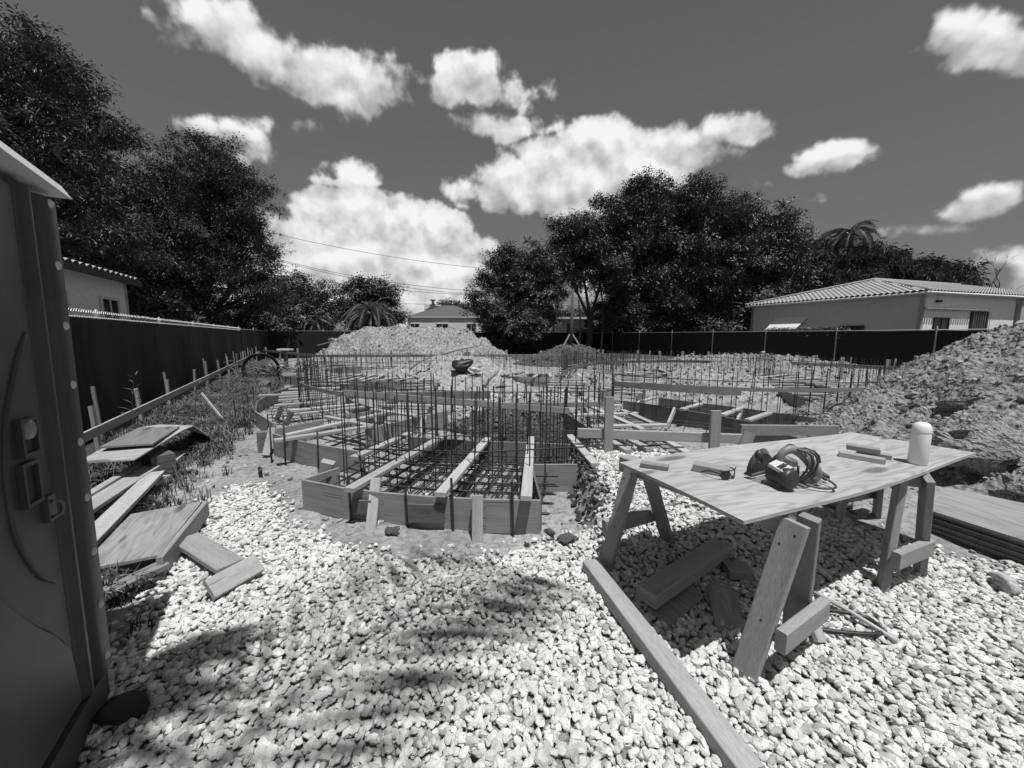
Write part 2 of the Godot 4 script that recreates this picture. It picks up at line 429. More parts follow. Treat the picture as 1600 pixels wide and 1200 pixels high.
const GRAVEL_EDGE := [Vector2(-1.35, 0.7), Vector2(-1.75, -0.9), Vector2(-2.05, -2.0), Vector2(-2.45, -2.75), Vector2(-2.9, -3.5), Vector2(-2.8, -3.9), Vector2(-2.35, -3.6), Vector2(-1.95, -3.1), Vector2(-1.25, -2.62), Vector2(-0.7, -2.48), Vector2(-0.2, -2.52), Vector2(0.33, -2.72), Vector2(0.66, -2.9), Vector2(0.82, -3.15), Vector2(0.83, -4.1), Vector2(1.0, -4.4), Vector2(1.9, -4.3), Vector2(2.4, -3.5), Vector2(2.75, -2.85), Vector2(3.0, -2.62), Vector2(3.35, -2.28), Vector2(4.4, -1.9), Vector2(4.4, 0.7)]

func inside_gravel(x: float, z: float) -> float:
	# signed distance to the edge of the gravel, positive inside
	var p := Vector2(x, z)
	var best := 1e9
	var inside := false
	var n := GRAVEL_EDGE.size()
	for i in n:
		var a: Vector2 = GRAVEL_EDGE[i]
		var b: Vector2 = GRAVEL_EDGE[(i + 1) % n]
		var t := clampf((p - a).dot(b - a) / (b - a).length_squared(), 0, 1)
		best = minf(best, p.distance_to(a + (b - a) * t))
		if (a.y > z) != (b.y > z) and x < (b.x - a.x) * (z - a.y) / (b.y - a.y) + a.x:
			inside = not inside
	return best if inside else -best

func axis(parts: Array) -> PackedFloat32Array:
	# parts: [start, end, step] stretches, joined
	var out := PackedFloat32Array()
	for p in parts:
		var n := int(round(absf(p[1] - p[0]) / p[2]))
		for i in n:
			out.append(lerpf(p[0], p[1], float(i) / n))
	out.append(parts[-1][1])
	return out

func grid_mesh(xs: PackedFloat32Array, zs: PackedFloat32Array, height: Callable, tint = null) -> ArrayMesh:
	var nx := xs.size()
	var nzz := zs.size()
	var v := PackedVector3Array()
	var c := PackedColorArray()
	var idx := PackedInt32Array()
	for j in nzz:
		for i in nx:
			var y: float = height.call(xs[i], zs[j])
			v.append(Vector3(xs[i], y, zs[j]))
			if tint != null:
				c.append(tint.call(xs[i], zs[j], y))
	for j in nzz - 1:
		for i in nx - 1:
			var a := j * nx + i
			idx.append_array([a, a + nx, a + 1, a + 1, a + nx, a + nx + 1] if zs[1] < zs[0] else [a, a + 1, a + nx, a + 1, a + nx + 1, a + nx])
	var arr := []
	arr.resize(Mesh.ARRAY_MAX)
	arr[Mesh.ARRAY_VERTEX] = v
	if tint != null: arr[Mesh.ARRAY_COLOR] = c
	arr[Mesh.ARRAY_INDEX] = idx
	var st := SurfaceTool.new()
	st.create_from_arrays(arr)
	st.generate_normals()
	return st.commit()

func stone_mesh(sd: int, flat: float, amp: float, seg := 10, ring := 6, sharp := false) -> ArrayMesh:
	var n := FastNoiseLite.new()
	n.seed = sd
	n.frequency = 0.9
	n.fractal_octaves = 2
	var st := SurfaceTool.new()
	st.begin(Mesh.PRIMITIVE_TRIANGLES)
	st.set_smooth_group(-1 if sharp else 0)
	var cuts := []
	var r := RandomNumberGenerator.new()
	r.seed = sd * 7 + 1
	for k in 11:
		cuts.append([Vector3(r.randfn(), r.randfn() * 0.7, r.randfn()).normalized(), r.randf_range(0.55, 0.85)])
	var pt = func(i: int, j: int) -> Vector3:
		var th := PI * i / ring
		var ph := TAU * (j % seg) / seg
		var d := Vector3(sin(th) * cos(ph), cos(th), sin(th) * sin(ph))
		var p := d * (1.0 + amp * n.get_noise_3dv(d * 1.3))
		for k in cuts:
			var over: float = p.dot(k[0]) - k[1]
			if over > 0: p -= k[0] * over * 0.85
		return Vector3(p.x, p.y * flat, p.z * 0.85)
	for i in ring:
		for j in seg:
			var a: Vector3 = pt.call(i, j)
			var b: Vector3 = pt.call(i, j + 1)
			var c: Vector3 = pt.call(i + 1, j + 1)
			var d: Vector3 = pt.call(i + 1, j)
			if i > 0: tri(st, a, b, c)
			if i < ring - 1: tri(st, a, c, d)
	st.generate_normals()
	return st.commit()

func scatter(parent: Node, called: String, mesh: Mesh, m: Material, xfs: Array, cols: Array) -> MultiMeshInstance3D:
	var mm := MultiMesh.new()
	mm.transform_format = MultiMesh.TRANSFORM_3D
	mm.use_colors = not cols.is_empty()
	mm.mesh = mesh
	mm.instance_count = xfs.size()
	for i in xfs.size():
		mm.set_instance_transform(i, xfs[i])
		if mm.use_colors: mm.set_instance_color(i, cols[i])
	var o := MultiMeshInstance3D.new()
	o.multimesh = mm
	o.material_override = m
	o.name = numbered(called) if parent == self else called
	parent.add_child(o, true)
	return o

func turned(scale: Vector3) -> Basis:
	return Basis.from_euler(Vector3(rng.randfn() * 0.35, rng.randf() * TAU, rng.randfn() * 0.35)).scaled_local(scale)

# ---------------------------------------------------------------- sky
func make_sky() -> ImageTexture:
	var w := 3072
	var h := 1536
	var blobs := []
	for c in CLOUDS: blobs.append(c)
	var r := RandomNumberGenerator.new()
	r.seed = 77
	for k in 26:   # the sky goes on the same way all round
		var az := r.randf_range(62, 298)
		var el := r.randf_range(4, 60)
		for j in r.randi_range(3, 6):
			blobs.append([az + r.randf_range(-9, 9), el + r.randf_range(-2.5, 3), r.randf_range(3, 9), r.randf_range(1.6, 4), r.randf_range(-15, 15), r.randf_range(0.6, 1.3)])
	var field := PackedFloat32Array()
	field.resize(w * (h / 2 + 1))
	var thick := PackedFloat32Array()
	thick.resize(w * (h / 2 + 1))
	for b in blobs:
		var a0: float = b[0]
		var e0: float = b[1]
		var ce := cos(deg_to_rad(e0))
		var reach: float = maxf(b[2], b[3]) * 1.8
		var ct := cos(deg_to_rad(b[4]))
		var sn := sin(deg_to_rad(b[4]))
		for y in range(maxi(0, int((90 - e0 - reach) / 180.0 * h)), mini(h / 2, int((90 - e0 + reach) / 180.0 * h))):
			var el := 90.0 - (y + 0.5) * 180.0 / h
			for x in range(int((a0 - reach / ce) / 360.0 * w), int((a0 + reach / ce) / 360.0 * w)):
				var az := (x + 0.5) * 360.0 / w
				var dx := (az - a0) * ce
				var dy := el - e0
				var u: float = (dx * ct + dy * sn) / b[2]
				var v: float = (dy * ct - dx * sn) / b[3]
				var f: float = (1.0 - (u * u + v * v) * 0.62) * b[5]
				if f > -1.0:
					var at := y * w + posmod(x, w)
					field[at] = maxf(field[at], f + 1.0)
					thick[at] = maxf(thick[at], b[5] * smoothstep(-1.0, 0.2, f))
	var big := FastNoiseLite.new()
	big.seed = 5
	big.frequency = 6.0
	big.fractal_octaves = 6
	big.fractal_gain = 0.6
	var soft := FastNoiseLite.new()
	soft.seed = 15
	soft.frequency = 10.0
	soft.fractal_octaves = 5
	soft.fractal_gain = 0.52
	var data := PackedByteArray()
	data.resize(w * h * 3)
	data.fill(110)
	for y in h / 2:
		var el := 90.0 - (y + 0.5) * 180.0 / h
		var se := sin(deg_to_rad(el))
		var ce := cos(deg_to_rad(el))
		for x in w:
			var c := 0.16
			if y < h / 2:
				c = 0.088 + 0.14 * exp(-el / 22.0)
				var f := field[y * w + x]
				if f > 0.05:
					var az := deg_to_rad((x + 0.5) * 360.0 / w)
					var d := Vector3(sin(az) * ce, se, -cos(az) * ce)
					var n := big.get_noise_3dv(d)
					var dens := (f - 1.0) * 0.85 + n * lerpf(2.0, 1.15, clampf((thick[y * w + x] - 0.7) / 0.7, 0, 1)) - 0.10
					var firm := clampf((thick[y * w + x] - 0.7) / 0.7, 0, 1)
					var a := smoothstep(-0.06, lerpf(0.72, 0.30, firm), dens)
					if a > 0.002:
						var up := field[maxi(y - 16, 0) * w + x]
						var dn := field[mini(y + 16, h / 2) * w + x]
						var m := soft.get_noise_3dv(d)
						var relief := m - soft.get_noise_3dv(d + Vector3(0.008, 0.022, 0.004))
						var lit := 0.56 + 0.20 * clampf(dens, 0, 1.2) + 0.24 * clampf(dn - up, -0.8, 0.9) + lerpf(0.30, 0.42, firm) * relief + 0.05 * m
						c = lerpf(c, clampf(lit, 0.42, 0.92), a * clampf(0.7 + 0.5 * dens, 0.0, 1.0))
			var b := int(clampf(c ** 0.4545 * 255.0, 0, 255)) if c > 0.003 else 0
			var at := (y * w + x) * 3
			data[at] = b; data[at + 1] = b; data[at + 2] = b
	return ImageTexture.create_from_image(Image.create_from_data(w, h, false, Image.FORMAT_RGB8, data))

# ---------------------------------------------------------------- setting
func make_ground() -> void:
	var xs := axis([[-420, -90, 30], [-90, -20, 4.0], [-20, -6, 0.35], [-6, 6, 0.05], [6, 16, 0.25], [16, 90, 4.0], [90, 420, 30]])
	var zs := axis([[60, 4, 4.0], [4, 1, 0.5], [1, -8, 0.05], [-8, -24, 0.2], [-24, -60, 3.0], [-60, -420, 30]])
	var tint := func(x: float, z: float, _y: float) -> Color:
		var v := 0.27 + 0.09 * nz.get_noise_2d(x * 0.9, z * 0.9) + 0.05 * nz.get_noise_2d(x * 4.0, z * 4.0)
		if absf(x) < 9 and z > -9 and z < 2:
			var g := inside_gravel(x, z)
			v = lerpf(v, 0.24, smoothstep(-0.05, 0.1, g))  # ground under the stones darkened for the shade in their gaps
		# dark humus where the grass grows along the fence
		var verge := -4.35 - 0.53 * (-z - 4.6) + 0.5 * nz.get_noise_2d(x, z)
		if z < -1.0: v = lerpf(v, 0.05, smoothstep(0.35, -0.25, x - minf(verge, -2.3 - 0.35 * (-z - 2.0))))
		if z < -26.0 or x < -24 or x > 17: v = 0.07
		return Color(v, v, v)
	var m := soil_mat(1.0, 0.6, 0.62, 1.25, 1.5)
	m.vertex_color_use_as_albedo = true
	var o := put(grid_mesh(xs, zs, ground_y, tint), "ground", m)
	o.set_meta("kind", "structure")
	o.set_meta("label", "sandy trampled building plot with patches of dark soil")

func make_gravel() -> void:
	var root := thing("gravel", "layer of pale crushed limestone gravel spread under the plywood work table", "gravel")
	root.set_meta("kind", "stuff")
	var m := plain(1.0, 0.9)
	m.vertex_color_use_as_albedo = true
	m.albedo_texture = noise_tex(0.03, 0.72, 1.12, 5, 8, 256)
	m.uv1_triplanar = true
	m.uv1_scale = Vector3.ONE * 0.7
	var meshes := []
	for k in 8: meshes.append(stone_mesh(k + 1, [0.6, 0.72, 0.55, 0.8, 0.65, 0.7, 0.5, 0.75][k], 0.55, 11, 7, true))
	var xf := []
	var cl := []
	for k in 8:
		xf.append([])
		cl.append([])
	for layer in 2:
		var step := 0.030 if layer else 0.033
		var x := -3.2
		while x < 4.4:
			var z := -4.6
			while z < 0.5:
				z += step
				var px := x + rng.randf_range(-0.5, 0.5) * step
				var pz := z + rng.randf_range(-0.5, 0.5) * step
				if absf(px) > 1.55 * (0.9 - pz) + 0.3: continue
				var g := inside_gravel(px, pz) + 0.10 * nz.get_noise_2d(px * 5, pz * 5)
				var keep := smoothstep(-0.22, 0.10, g) if px < 0.6 or pz > -3.0 or px > 1.2 else smoothstep(-0.06, 0.06, g)
				if g < -0.5 or rng.randf() > keep * keep: continue
				var k := rng.randi() % 8
				var r := (0.0115 + 0.0135 * pow(rng.randf(), 1.3)) * (1.35 if rng.randf() < 0.10 else 1.0)
				var y := ground_y(px, pz) + r * 0.25 + (0.012 if layer else 0.0) + rng.randf() * 0.016
				xf[k].append(Transform3D(turned(Vector3(r * rng.randf_range(0.9, 1.35), r, r * rng.randf_range(0.85, 1.2))), Vector3(px, y, pz)))
				var v := clampf(0.60 + 0.10 * rng.randfn(), 0.22, 0.8)
				if rng.randf() < 0.05: v *= 0.6
				cl[k].append(Color(v, v * 0.995, v * 0.985))
			x += step
	for k in 8: scatter(root, "stones", meshes[k], m, xf[k], cl[k]).set_meta("kind", "stuff")

# a heap of spoil: height(x, z) above its own base, on a fine grid, with loose stones
func make_heap(called: String, label: String, cx: float, cz: float, rx: float, rz: float, step: float, height: Callable, m: Material, stones: int, size: float, tone: float, keep_in := 0.93) -> Node3D:
	var root := thing(called, label, "dirt mound", Vector3(cx, 0, cz))
	var h := func(x: float, z: float) -> float:
		var d := Vector2(x / rx, z / rz).length()
		return height.call(x, z) - 0.25 * smoothstep(0.86, 1.0, d) + ground_y(cx + x, cz + z) * 0.5
	put(grid_mesh(axis([[-rx, rx, step]]), axis([[-rz, rz, step]]), h), "soil", m, root)
	var xf := [[], [], []]
	var cl := [[], [], []]
	for i in stones:
		var a := rng.randf() * TAU
		var rr := sqrt(rng.randf()) * keep_in
		var p := Vector2(cos(a) * rx * rr, sin(a) * rz * rr)
		var s := size * (0.35 + 1.1 * pow(rng.randf(), 3.0)) * (rng.randf_range(2.0, 3.4) if rng.randf() < 0.02 else 1.0)
		var k := rng.randi() % 3
		xf[k].append(Transform3D(turned(Vector3(s * rng.randf_range(1, 1.5), s, s)), Vector3(p.x, h.call(p.x, p.y) + s * 0.15, p.y)))
		var v := clampf(tone + tone * 0.25 * rng.randfn(), 0.03, 0.75)
		cl[k].append(Color(v, v, v))
	for k in 3: scatter(root, "rubble", mats.rubble[k], mats.rubble_mat, xf[k], cl[k]).set_meta("kind", "stuff")
	return root

func make_heaps() -> void:
	mats.rubble = [stone_mesh(31, 0.7, 0.9, 9, 6, true), stone_mesh(32, 0.6, 0.8, 9, 6, true), stone_mesh(33, 0.8, 1.0, 9, 6, true)]
	mats.rubble_mat = plain(1.0, 0.95)
	mats.rubble_mat.vertex_color_use_as_albedo = true
	mats.rubble_mat.albedo_texture = noise_tex(0.03, 0.6, 1.15, 5, 18, 256)
	mats.rubble_mat.uv1_triplanar = true
	mats.rubble_mat.uv1_scale = Vector3.ONE * 1.5
	var sand := soil_mat(0.36, 0.30, 0.40, 1.2, 4.0, 21)  # strong tone noise in these heap soils stands in for faint relief shading
	var pale := soil_mat(0.34, 0.30, 0.35, 1.25, 5.0, 25)
	var spoil := soil_mat(0.30, 0.45, 0.35, 1.25, 4.0, 29)
	# long flat-topped mound in front of the white house
	make_heap("dirt_mound", "long flat-topped mound of pale rubbly spoil below the date palm", -5.8, -22.5, 6.6, 4.4, 0.11, func(x, z):
		var e := Vector2(x / 6.2, z / 4.0).length() + 0.10 * nz.get_noise_2d(x * 0.9, z * 0.9)
		return 1.72 * smoothstep(1.0, 0.42, e) + 0.22 * rough.get_noise_2d(x * 0.8, z * 0.8) * smoothstep(1, 0.8, e) - 0.20 * cell.get_noise_2d(x * 1.6, z * 1.6), pale, 5000, 0.04, 0.30)
	make_heap("dirt_mound", "low sandy mound with a black bag lying on its slope", -2.0, -13.6, 3.6, 3.0, 0.07, func(x, z):
		var e := Vector2(x / 3.4, z / 2.8).length() + 0.15 * nz.get_noise_2d(x, z)
		return 0.78 * smoothstep(1.0, 0.1, e) + 0.09 * rough.get_noise_2d(x * 1.5, z * 1.5) - 0.05 * cell.get_noise_2d(x * 3, z * 3), sand, 1800, 0.03, 0.30)
	make_heap("dirt_mound", "small heap of broken pale limestone behind the dark pit", 0.45, -7.45, 1.9, 1.0, 0.04, func(x, z):
		var e := Vector2(x / 1.8, z / 0.9).length() + 0.2 * nz.get_noise_2d(x * 2, z * 2)
		return 0.34 * smoothstep(1.0, 0.2, e) + 0.07 * rough.get_noise_2d(x * 3, z * 3) - 0.08 * cell.get_noise_2d(x * 5, z * 5), pale, 2600, 0.034, 0.46)
	make_heap("dirt_mound", "rounded spoil heap enclosed by the tall ring of rebar", 5.2, -10.3, 2.4, 1.9, 0.06, func(x, z):
		var e := Vector2(x / 2.3, z / 1.8).length() + 0.2 * nz.get_noise_2d(x, z)
		return 0.55 * smoothstep(1.0, 0.1, e) + 0.14 * rough.get_noise_2d(x * 2, z * 2) - 0.08 * cell.get_noise_2d(x * 4, z * 4), pale, 1800, 0.035, 0.32)
	make_heap("dirt_mound", "ridge of mixed spoil between the rebar ring and the chain link fence", 9.4, -15.6, 6.5, 2.2, 0.10, func(x, z):
		var e := Vector2(x / 6.3, z / 2.0).length() + 0.15 * nz.get_noise_2d(x, z)
		return 0.62 * smoothstep(1.0, 0.2, e) + 0.2 * rough.get_noise_2d(x * 1.4, z * 1.4) - 0.08 * cell.get_noise_2d(x * 3, z * 3), spoil, 2600, 0.045, 0.33)
	make_heap("dirt_mound", "dark mound of roots and soil round the braced pole", 3.2, -21.0, 3.4, 2.4, 0.10, func(x, z):
		var e := Vector2(x / 3.2, z / 2.2).length() + 0.1 * nz.get_noise_2d(x, z)
		return 0.95 * smoothstep(1.0, 0.1, e) + 0.16 * rough.get_noise_2d(x * 2, z * 2), soil_mat(0.09, 0.5, 0.4, 1.3, 4.0, 33), 700, 0.08, 0.14)
	make_heap("dirt_mound", "heap of clods and rubble between the two rebar rings", 2.4, -12.2, 1.7, 1.5, 0.06, func(x, z):
		var e := Vector2(x / 1.6, z / 1.4).length() + 0.2 * nz.get_noise_2d(x, z)
		return 0.4 * smoothstep(1.0, 0.1, e) + 0.15 * rough.get_noise_2d(x * 2, z * 2), spoil, 1300, 0.04, 0.33)
	make_heap("soil_bank", "dark bank of root-filled soil cut open below the limestone heap", 0.05, -6.45, 1.35, 0.6, 0.03, func(x, z):
		var e: float = Vector2(x / 1.25, z / 0.56).length() + 0.2 * nz.get_noise_2d(x * 2, z * 2)
		return 0.27 * smoothstep(1.0, 0.45, e) + 0.14 * rough.get_noise_2d(x * 2.4, z * 2.4) - 0.05, soil_mat(0.10, 1.0, 0.15, 1.6, 4.0, 35), 500, 0.03, 0.16).set_meta("category", "soil bank")
	# tall rock pile beside the work table
	var big := make_heap("rock_pile", "tall pile of excavated rock and soil sloping up beside the stacked plywood", 8.9, -4.7, 5.1, 4.2, 0.045, func(x, z):
		var e := Vector2(x / 4.9, z / 3.95).length() + 0.10 * nz.get_noise_2d(x * 1.1, z * 1.1)
		return 1.85 * smoothstep(1.0, 0.05, e) + 0.16 * nz.get_noise_2d(x * 1.4, z * 1.4) - 0.26 * cell.get_noise_2d(x * 1.0, z * 1.0) * smoothstep(1.0, 0.8, e) + 0.10 * rough.get_noise_2d(x * 0.8, z * 0.8) * smoothstep(1.05, 0.7, e) - 0.20 * cell.get_noise_2d(x * 2.0, z * 2.0) - 0.05 * cell.get_noise_2d(x * 7, z * 7), soil_mat(0.28, 0.7, 0.25, 1.4, 4.0, 41), 15000, 0.027, 0.30)
	big.set_meta("category", "rock pile")
	var slab_mat := soil_mat(0.33, 1.3, 0.3, 1.2, 3.0, 51)
	var rocks := [[4.6, 0.42, -3.7, 0.42, 0.28, "broad flat limestone slab on the rock pile above the stacked plywood"], [4.45, 0.18, -3.0, 0.28, 0.24, "rounded pitted boulder at the foot of the rock pile"], [5.6, 0.68, -4.6, 0.26, 0.2, "blocky boulder set halfway up the rock pile"], [4.3, 0.25, -4.4, 0.2, 0.15, "angular lump of limestone on the lower slope of the rock pile"]]
	for k in rocks.size():
		var q: Array = rocks[k]
		var o := put(stone_mesh(61 + k, 0.8, 0.8, 16, 11, true), "boulder", slab_mat, self, Transform3D(Basis.from_euler(Vector3(0.2, k * 1.3, -0.2)).scaled_local(Vector3(q[3] * 1.3, q[4], q[3])), Vector3(q[0], q[1], q[2])))
		tag(o, q[5], "boulder")

func fence_line(root: Node3D, a: Vector3, b: Vector3, h: float, gap: float, sag: float, side_of_posts := -0.075) -> void:
	var d := (b - a)
	var n := int(round(d.length() / gap))
	var screen_rows := [[], []]
	for i in n * 4 + 1:
		var t := float(i) / (n * 4)
		var p := a + d * t
		var w := sag * (0.6 * sin(i * PI / 4) * sin(i * PI / 4) + 0.4 * rng.randf())
		var side := d.cross(Vector3.UP).normalized() * 0.03 * sin(i * 1.7)
		screen_rows[0].append(p + Vector3(0, h - 0.06 - w, 0) + side)
		screen_rows[1].append(p + Vector3(0, 0.02, 0) + side * 2)
	var st := new_st()
	for i in screen_rows[0].size() - 1:
		quad(st, screen_rows[0][i], screen_rows[0][i + 1], screen_rows[1][i + 1], screen_rows[1][i])
	put(done(st), "privacy_screen", mats.screen, root)
	var off := d.cross(Vector3.UP).normalized() * side_of_posts
	for i in n + 1:
		var p := a + off + d * (float(i) / n)
		put(tube_mesh([p, p + Vector3(0, h + 0.06, 0), p + Vector3(0, h + 0.09, 0)], [0.03, 0.03, 0.012], 8), "post", mats.post, root)
	put(tube_mesh([a + off + Vector3(0, h - 0.05, 0), b + off + Vector3(0, h - 0.05, 0)], [0.02], 6), "rail", mats.post, root)

func make_fences() -> void:
	mats.screen = textured(0.005, noise_tex(0.05, 0.5, 1.2, 4, 14, 256), 0.9)
	mats.post = plain(0.28, 0.55, 0.5)
	var left := thing("screened_fence", "chain link fence with black privacy screen below the white stucco house", "fence")
	fence_line(left, Vector3(-3.6, 0, -0.9), Vector3(-13.3, 0, -19.0), 1.86, 3.0, 0.03)
	fence_line(left, Vector3(-13.3, 0, -19.0), Vector3(-16.2, 0, -25.5), 1.9, 3.4, 0.05)
	# knuckled wire ends standing above the screen
	var st := new_st()
	var a := Vector3(-3.6, 1.8, -0.9)
	var d := Vector3(-9.7, 0, -18.1)
	var n := 300
	for i in n:
		var p := a + d * (float(i) / n) + Vector3(0, rng.randf() * 0.01, 0)
		var q := d.normalized() * 0.018
		add_tube(st, [p, p + q + Vector3(0, 0.04, 0), p - q * 0.5 + Vector3(0, 0.075, 0), p + q * 1.4 + Vector3(0, 0.11, 0)], [0.0042], 4)
	put(done(st), "wire_tips", plain(0.6, 0.4, 0.3), left).set_meta("kind", "stuff")
	put(tube_mesh(curve([Vector3(-13.1, 1.85, -18.6), Vector3(-13.25, 1.3, -18.7), Vector3(-13.3, 0.7, -18.75)], 6), [0.018], 5), "lacing_cord", plain(0.4), left)
	var back := thing("screened_fence", "black screened fence closing the rear of the plot behind the mounds", "fence")
	fence_line(back, Vector3(-16.2, 0, -25.6), Vector3(7.6, 0, -38.0), 1.9, 3.4, 0.06)
	var right := thing("screened_fence", "chain link fence over dark screen in front of the tiled stucco house", "fence")
	var ra := Vector3(7.8, 0, -38.1)
	var rb := Vector3(18.6, 0, -12.5)
	fence_line(right, ra, rb, 1.82, 3.45, 0.04, 0.09)
	st = new_st()
	var dir := (rb - ra).normalized()
	var side := Vector3(-dir.z, 0, dir.x) * -0.06
	var total := ra.distance_to(rb)
	var x := 10.0
	while x < total - 1.9:
		for s: int in [-1, 1]:
			var p0 := ra + dir * x + side + Vector3(0, 0.05, 0)
			var p1 := ra + dir * (x + s * 1.75) + side + Vector3(0, 1.8, 0)
			add_tube(st, [p0, p1], [0.0035], 3)
		x += 0.075
	put(done(st), "chain_link_mesh", plain(0.42, 0.4, 0.6), right).set_meta("kind", "stuff")
	# trailing vine on the fence
	var vine := thing("vine", "vine trailing over the chain link fence below the awning", "vine")
	var xf := []
	for i in 260:
		var t := 0.62 + 0.14 * rng.randf()
		xf.append(Transform3D(turned(Vector3.ONE * rng.randf_range(0.3, 0.55)), ra.lerp(rb, t) + side * 2 + Vector3(0, 1.86 - 0.35 * pow(rng.randf(), 2.5), 0)))
	scatter(vine, "leaves", mats.leafy, mats.leaf_light, xf, []).set_meta("kind", "stuff")

func make_batter_boards() -> void:
	var root := thing("batter_board", "long timber batter rail on stakes running along the grassy verge by the fence", "batter board")
	var a := Vector3(-4.85, 0.34, -4.0)
	var b := Vector3(-15.5, 0.56, -23.8)
	var d := b - a
	var n := 6
	for i in n:
		beam(root, "rail", a + d * (float(i) / n), a + d * ((i + 1.0) / n), 0.12, 0.03, pick("pine", 0, 2), Vector3(0.87, 0, -0.47).normalized())
	var ts := [0.045, 0.115, 0.18, 0.27, 0.34, 0.42, 0.5, 0.58, 0.66, 0.74, 0.82, 0.9, 0.97]
	for k in ts.size():
		var p: Vector3 = a + d * ts[k] + Vector3(-0.06, 0, 0.02)
		p.y = -0.1
		beam(root, "stake", p, p + Vector3(rng.randfn() * 0.03, 0.72 + 0.12 * rng.randf() + ts[k] * 0.3, rng.randfn() * 0.03), 0.09, 0.04, pick("pine", 0, 2), Vector3(0.87, 0, -0.47))
		if k % 2 == 0 or k > 6:
			var q := p + Vector3(-0.22, 0, -0.25) * (1.0 + rng.randf())
			beam(root, "stake", q, q + Vector3(-0.05, 0.85 + 0.15 * rng.randf(), 0), 0.05, 0.035, pick("old", 1, 3), Vector3(0.87, 0, -0.47))
	var low := thing("batter_board", "low weathered plank on edge between the fence and the batter rail", "batter board")
	beam(low, "rail", Vector3(-5.9, 0.12, -5.4), Vector3(-10.0, 0.2, -13.0), 0.2, 0.03, mats.old0, Vector3(0.87, 0, -0.47))
	for t: float in [0.1, 0.5, 0.9]:
		var p := Vector3(-5.95, -0.1, -5.4).lerp(Vector3(-10.05, -0.1, -13.0), t)
		beam(low, "stake", p, p + Vector3(0, 0.4, 0), 0.06, 0.03, mats.old0, Vector3(0.87, 0, -0.47))
	root = thing("batter_board", "timber batter rail across the rear of the site in front of the flat-topped mound", "batter board")
	var pts := [Vector3(-15.5, 0.6, -24.0), Vector3(-9, 0.6, -17.9), Vector3(-4, 0.62, -17.7), Vector3(1.5, 0.62, -17.8), Vector3(5.5, 0.6, -17.9)]
	for i in 4:
		beam(root, "rail", pts[i], pts[i + 1], 0.12, 0.03, pick("old", 1, 3), Vector3(0, 0, 1))
		for t: float in [0.05, 0.35, 0.68]:
			var p: Vector3 = pts[i].lerp(pts[i + 1], t) + Vector3(0, 0, -0.05)
			beam(root, "stake", Vector3(p.x, -0.1, p.z), p + Vector3(0, 0.22 + 0.08 * rng.randf(), 0), 0.09, 0.04, pick("pine", 0, 2), Vector3(0, 0, 1))
	root = thing("batter_board", "timber batter rail on stakes along the foot of the chain link fence", "batter board")
	pts = [Vector3(5.5, 0.56, -17.9), Vector3(8.4, 0.52, -17.2), Vector3(10.6, 0.50, -14.6), Vector3(13.2, 0.46, -12.2)]
	for i in 3:
		beam(root, "rail", pts[i], pts[i + 1], 0.12, 0.03, pick("old", 1, 3), (pts[i + 1] - pts[i]).cross(Vector3.UP))
		for t: float in [0.1, 0.42, 0.75]:
			var p: Vector3 = pts[i].lerp(pts[i + 1], t) + Vector3(0.06, 0, -0.06)
			beam(root, "stake", Vector3(p.x, -0.1, p.z), p + Vector3(0, 0.26 + 0.06 * rng.randf(), 0), 0.11, 0.04, pick("pine", 0, 2), Vector3(-0.5, 0, 1))
			p += Vector3(0.7, 0, -0.5)
			beam(root, "stake", Vector3(p.x, -0.1, p.z), p + Vector3(0.04, 0.28, 0), 0.045, 0.03, pick("pine", 0, 2), Vector3(-0.5, 0, 1))

# ---------------------------------------------------------------- plants
func leaf(st: SurfaceTool, at: Vector3, dir: Vector3, len: float, wid: float, droop: float) -> void:
	var side := dir.cross(Vector3.UP)
	if side.length() < 0.05: side = Vector3.RIGHT
	side = side.normalized() * wid / 2
	var mid := at + dir * len * 0.45 - Vector3(0, droop * len * 0.15, 0)
	var tip := at + dir * len - Vector3(0, droop * len * 0.6, 0)
	tri(st, at, mid + side + Vector3(0, wid * 0.15, 0), tip)
	tri(st, at, tip, mid - side + Vector3(0, wid * 0.15, 0))

func clump_mesh(sd: int, n: int, len: float, wid: float, spread: float, droop: float) -> ArrayMesh:
	var r := RandomNumberGenerator.new()
	r.seed = sd
	var st := new_st()
	for i in n:
		var d := Vector3(r.randfn(), r.randfn() * 0.6 + 0.1, r.randfn()).normalized()
		leaf(st, d * spread * r.randf(), (d + Vector3(0, 0.1, 0)).normalized(), len * r.randf_range(0.7, 1.2), wid * r.randf_range(0.8, 1.2), droop)
	return done(st)

func make_plant_materials() -> void:
	mats.leaf_dark = plain(0.07, 0.5)
	mats.leaf_mid = plain(0.085, 0.5)
	mats.leaf_light = plain(0.11, 0.45)
	for k in ["leaf_dark", "leaf_mid", "leaf_light"]:
		mats[k].vertex_color_use_as_albedo = true
	mats.bark = textured(0.10, noise_tex(0.05, 0.4, 1.2, 5, 44, 256), 0.95)
	mats.bark.uv1_triplanar = true
	mats.bark.uv1_scale = Vector3(1.5, 0.4, 1.5)
	mats.dry = plain(0.16, 0.9)
	mats.mango = clump_mesh(3, 30, 0.21, 0.05, 0.34, 0.9)
	mats.ficus = clump_mesh(4, 30, 0.14, 0.075, 0.36, 0.4)
	mats.leafy = clump_mesh(5, 22, 0.2, 0.10, 0.3, 0.5)
	mats.fine = clump_mesh(6, 40, 0.22, 0.03, 0.26, 1.6)

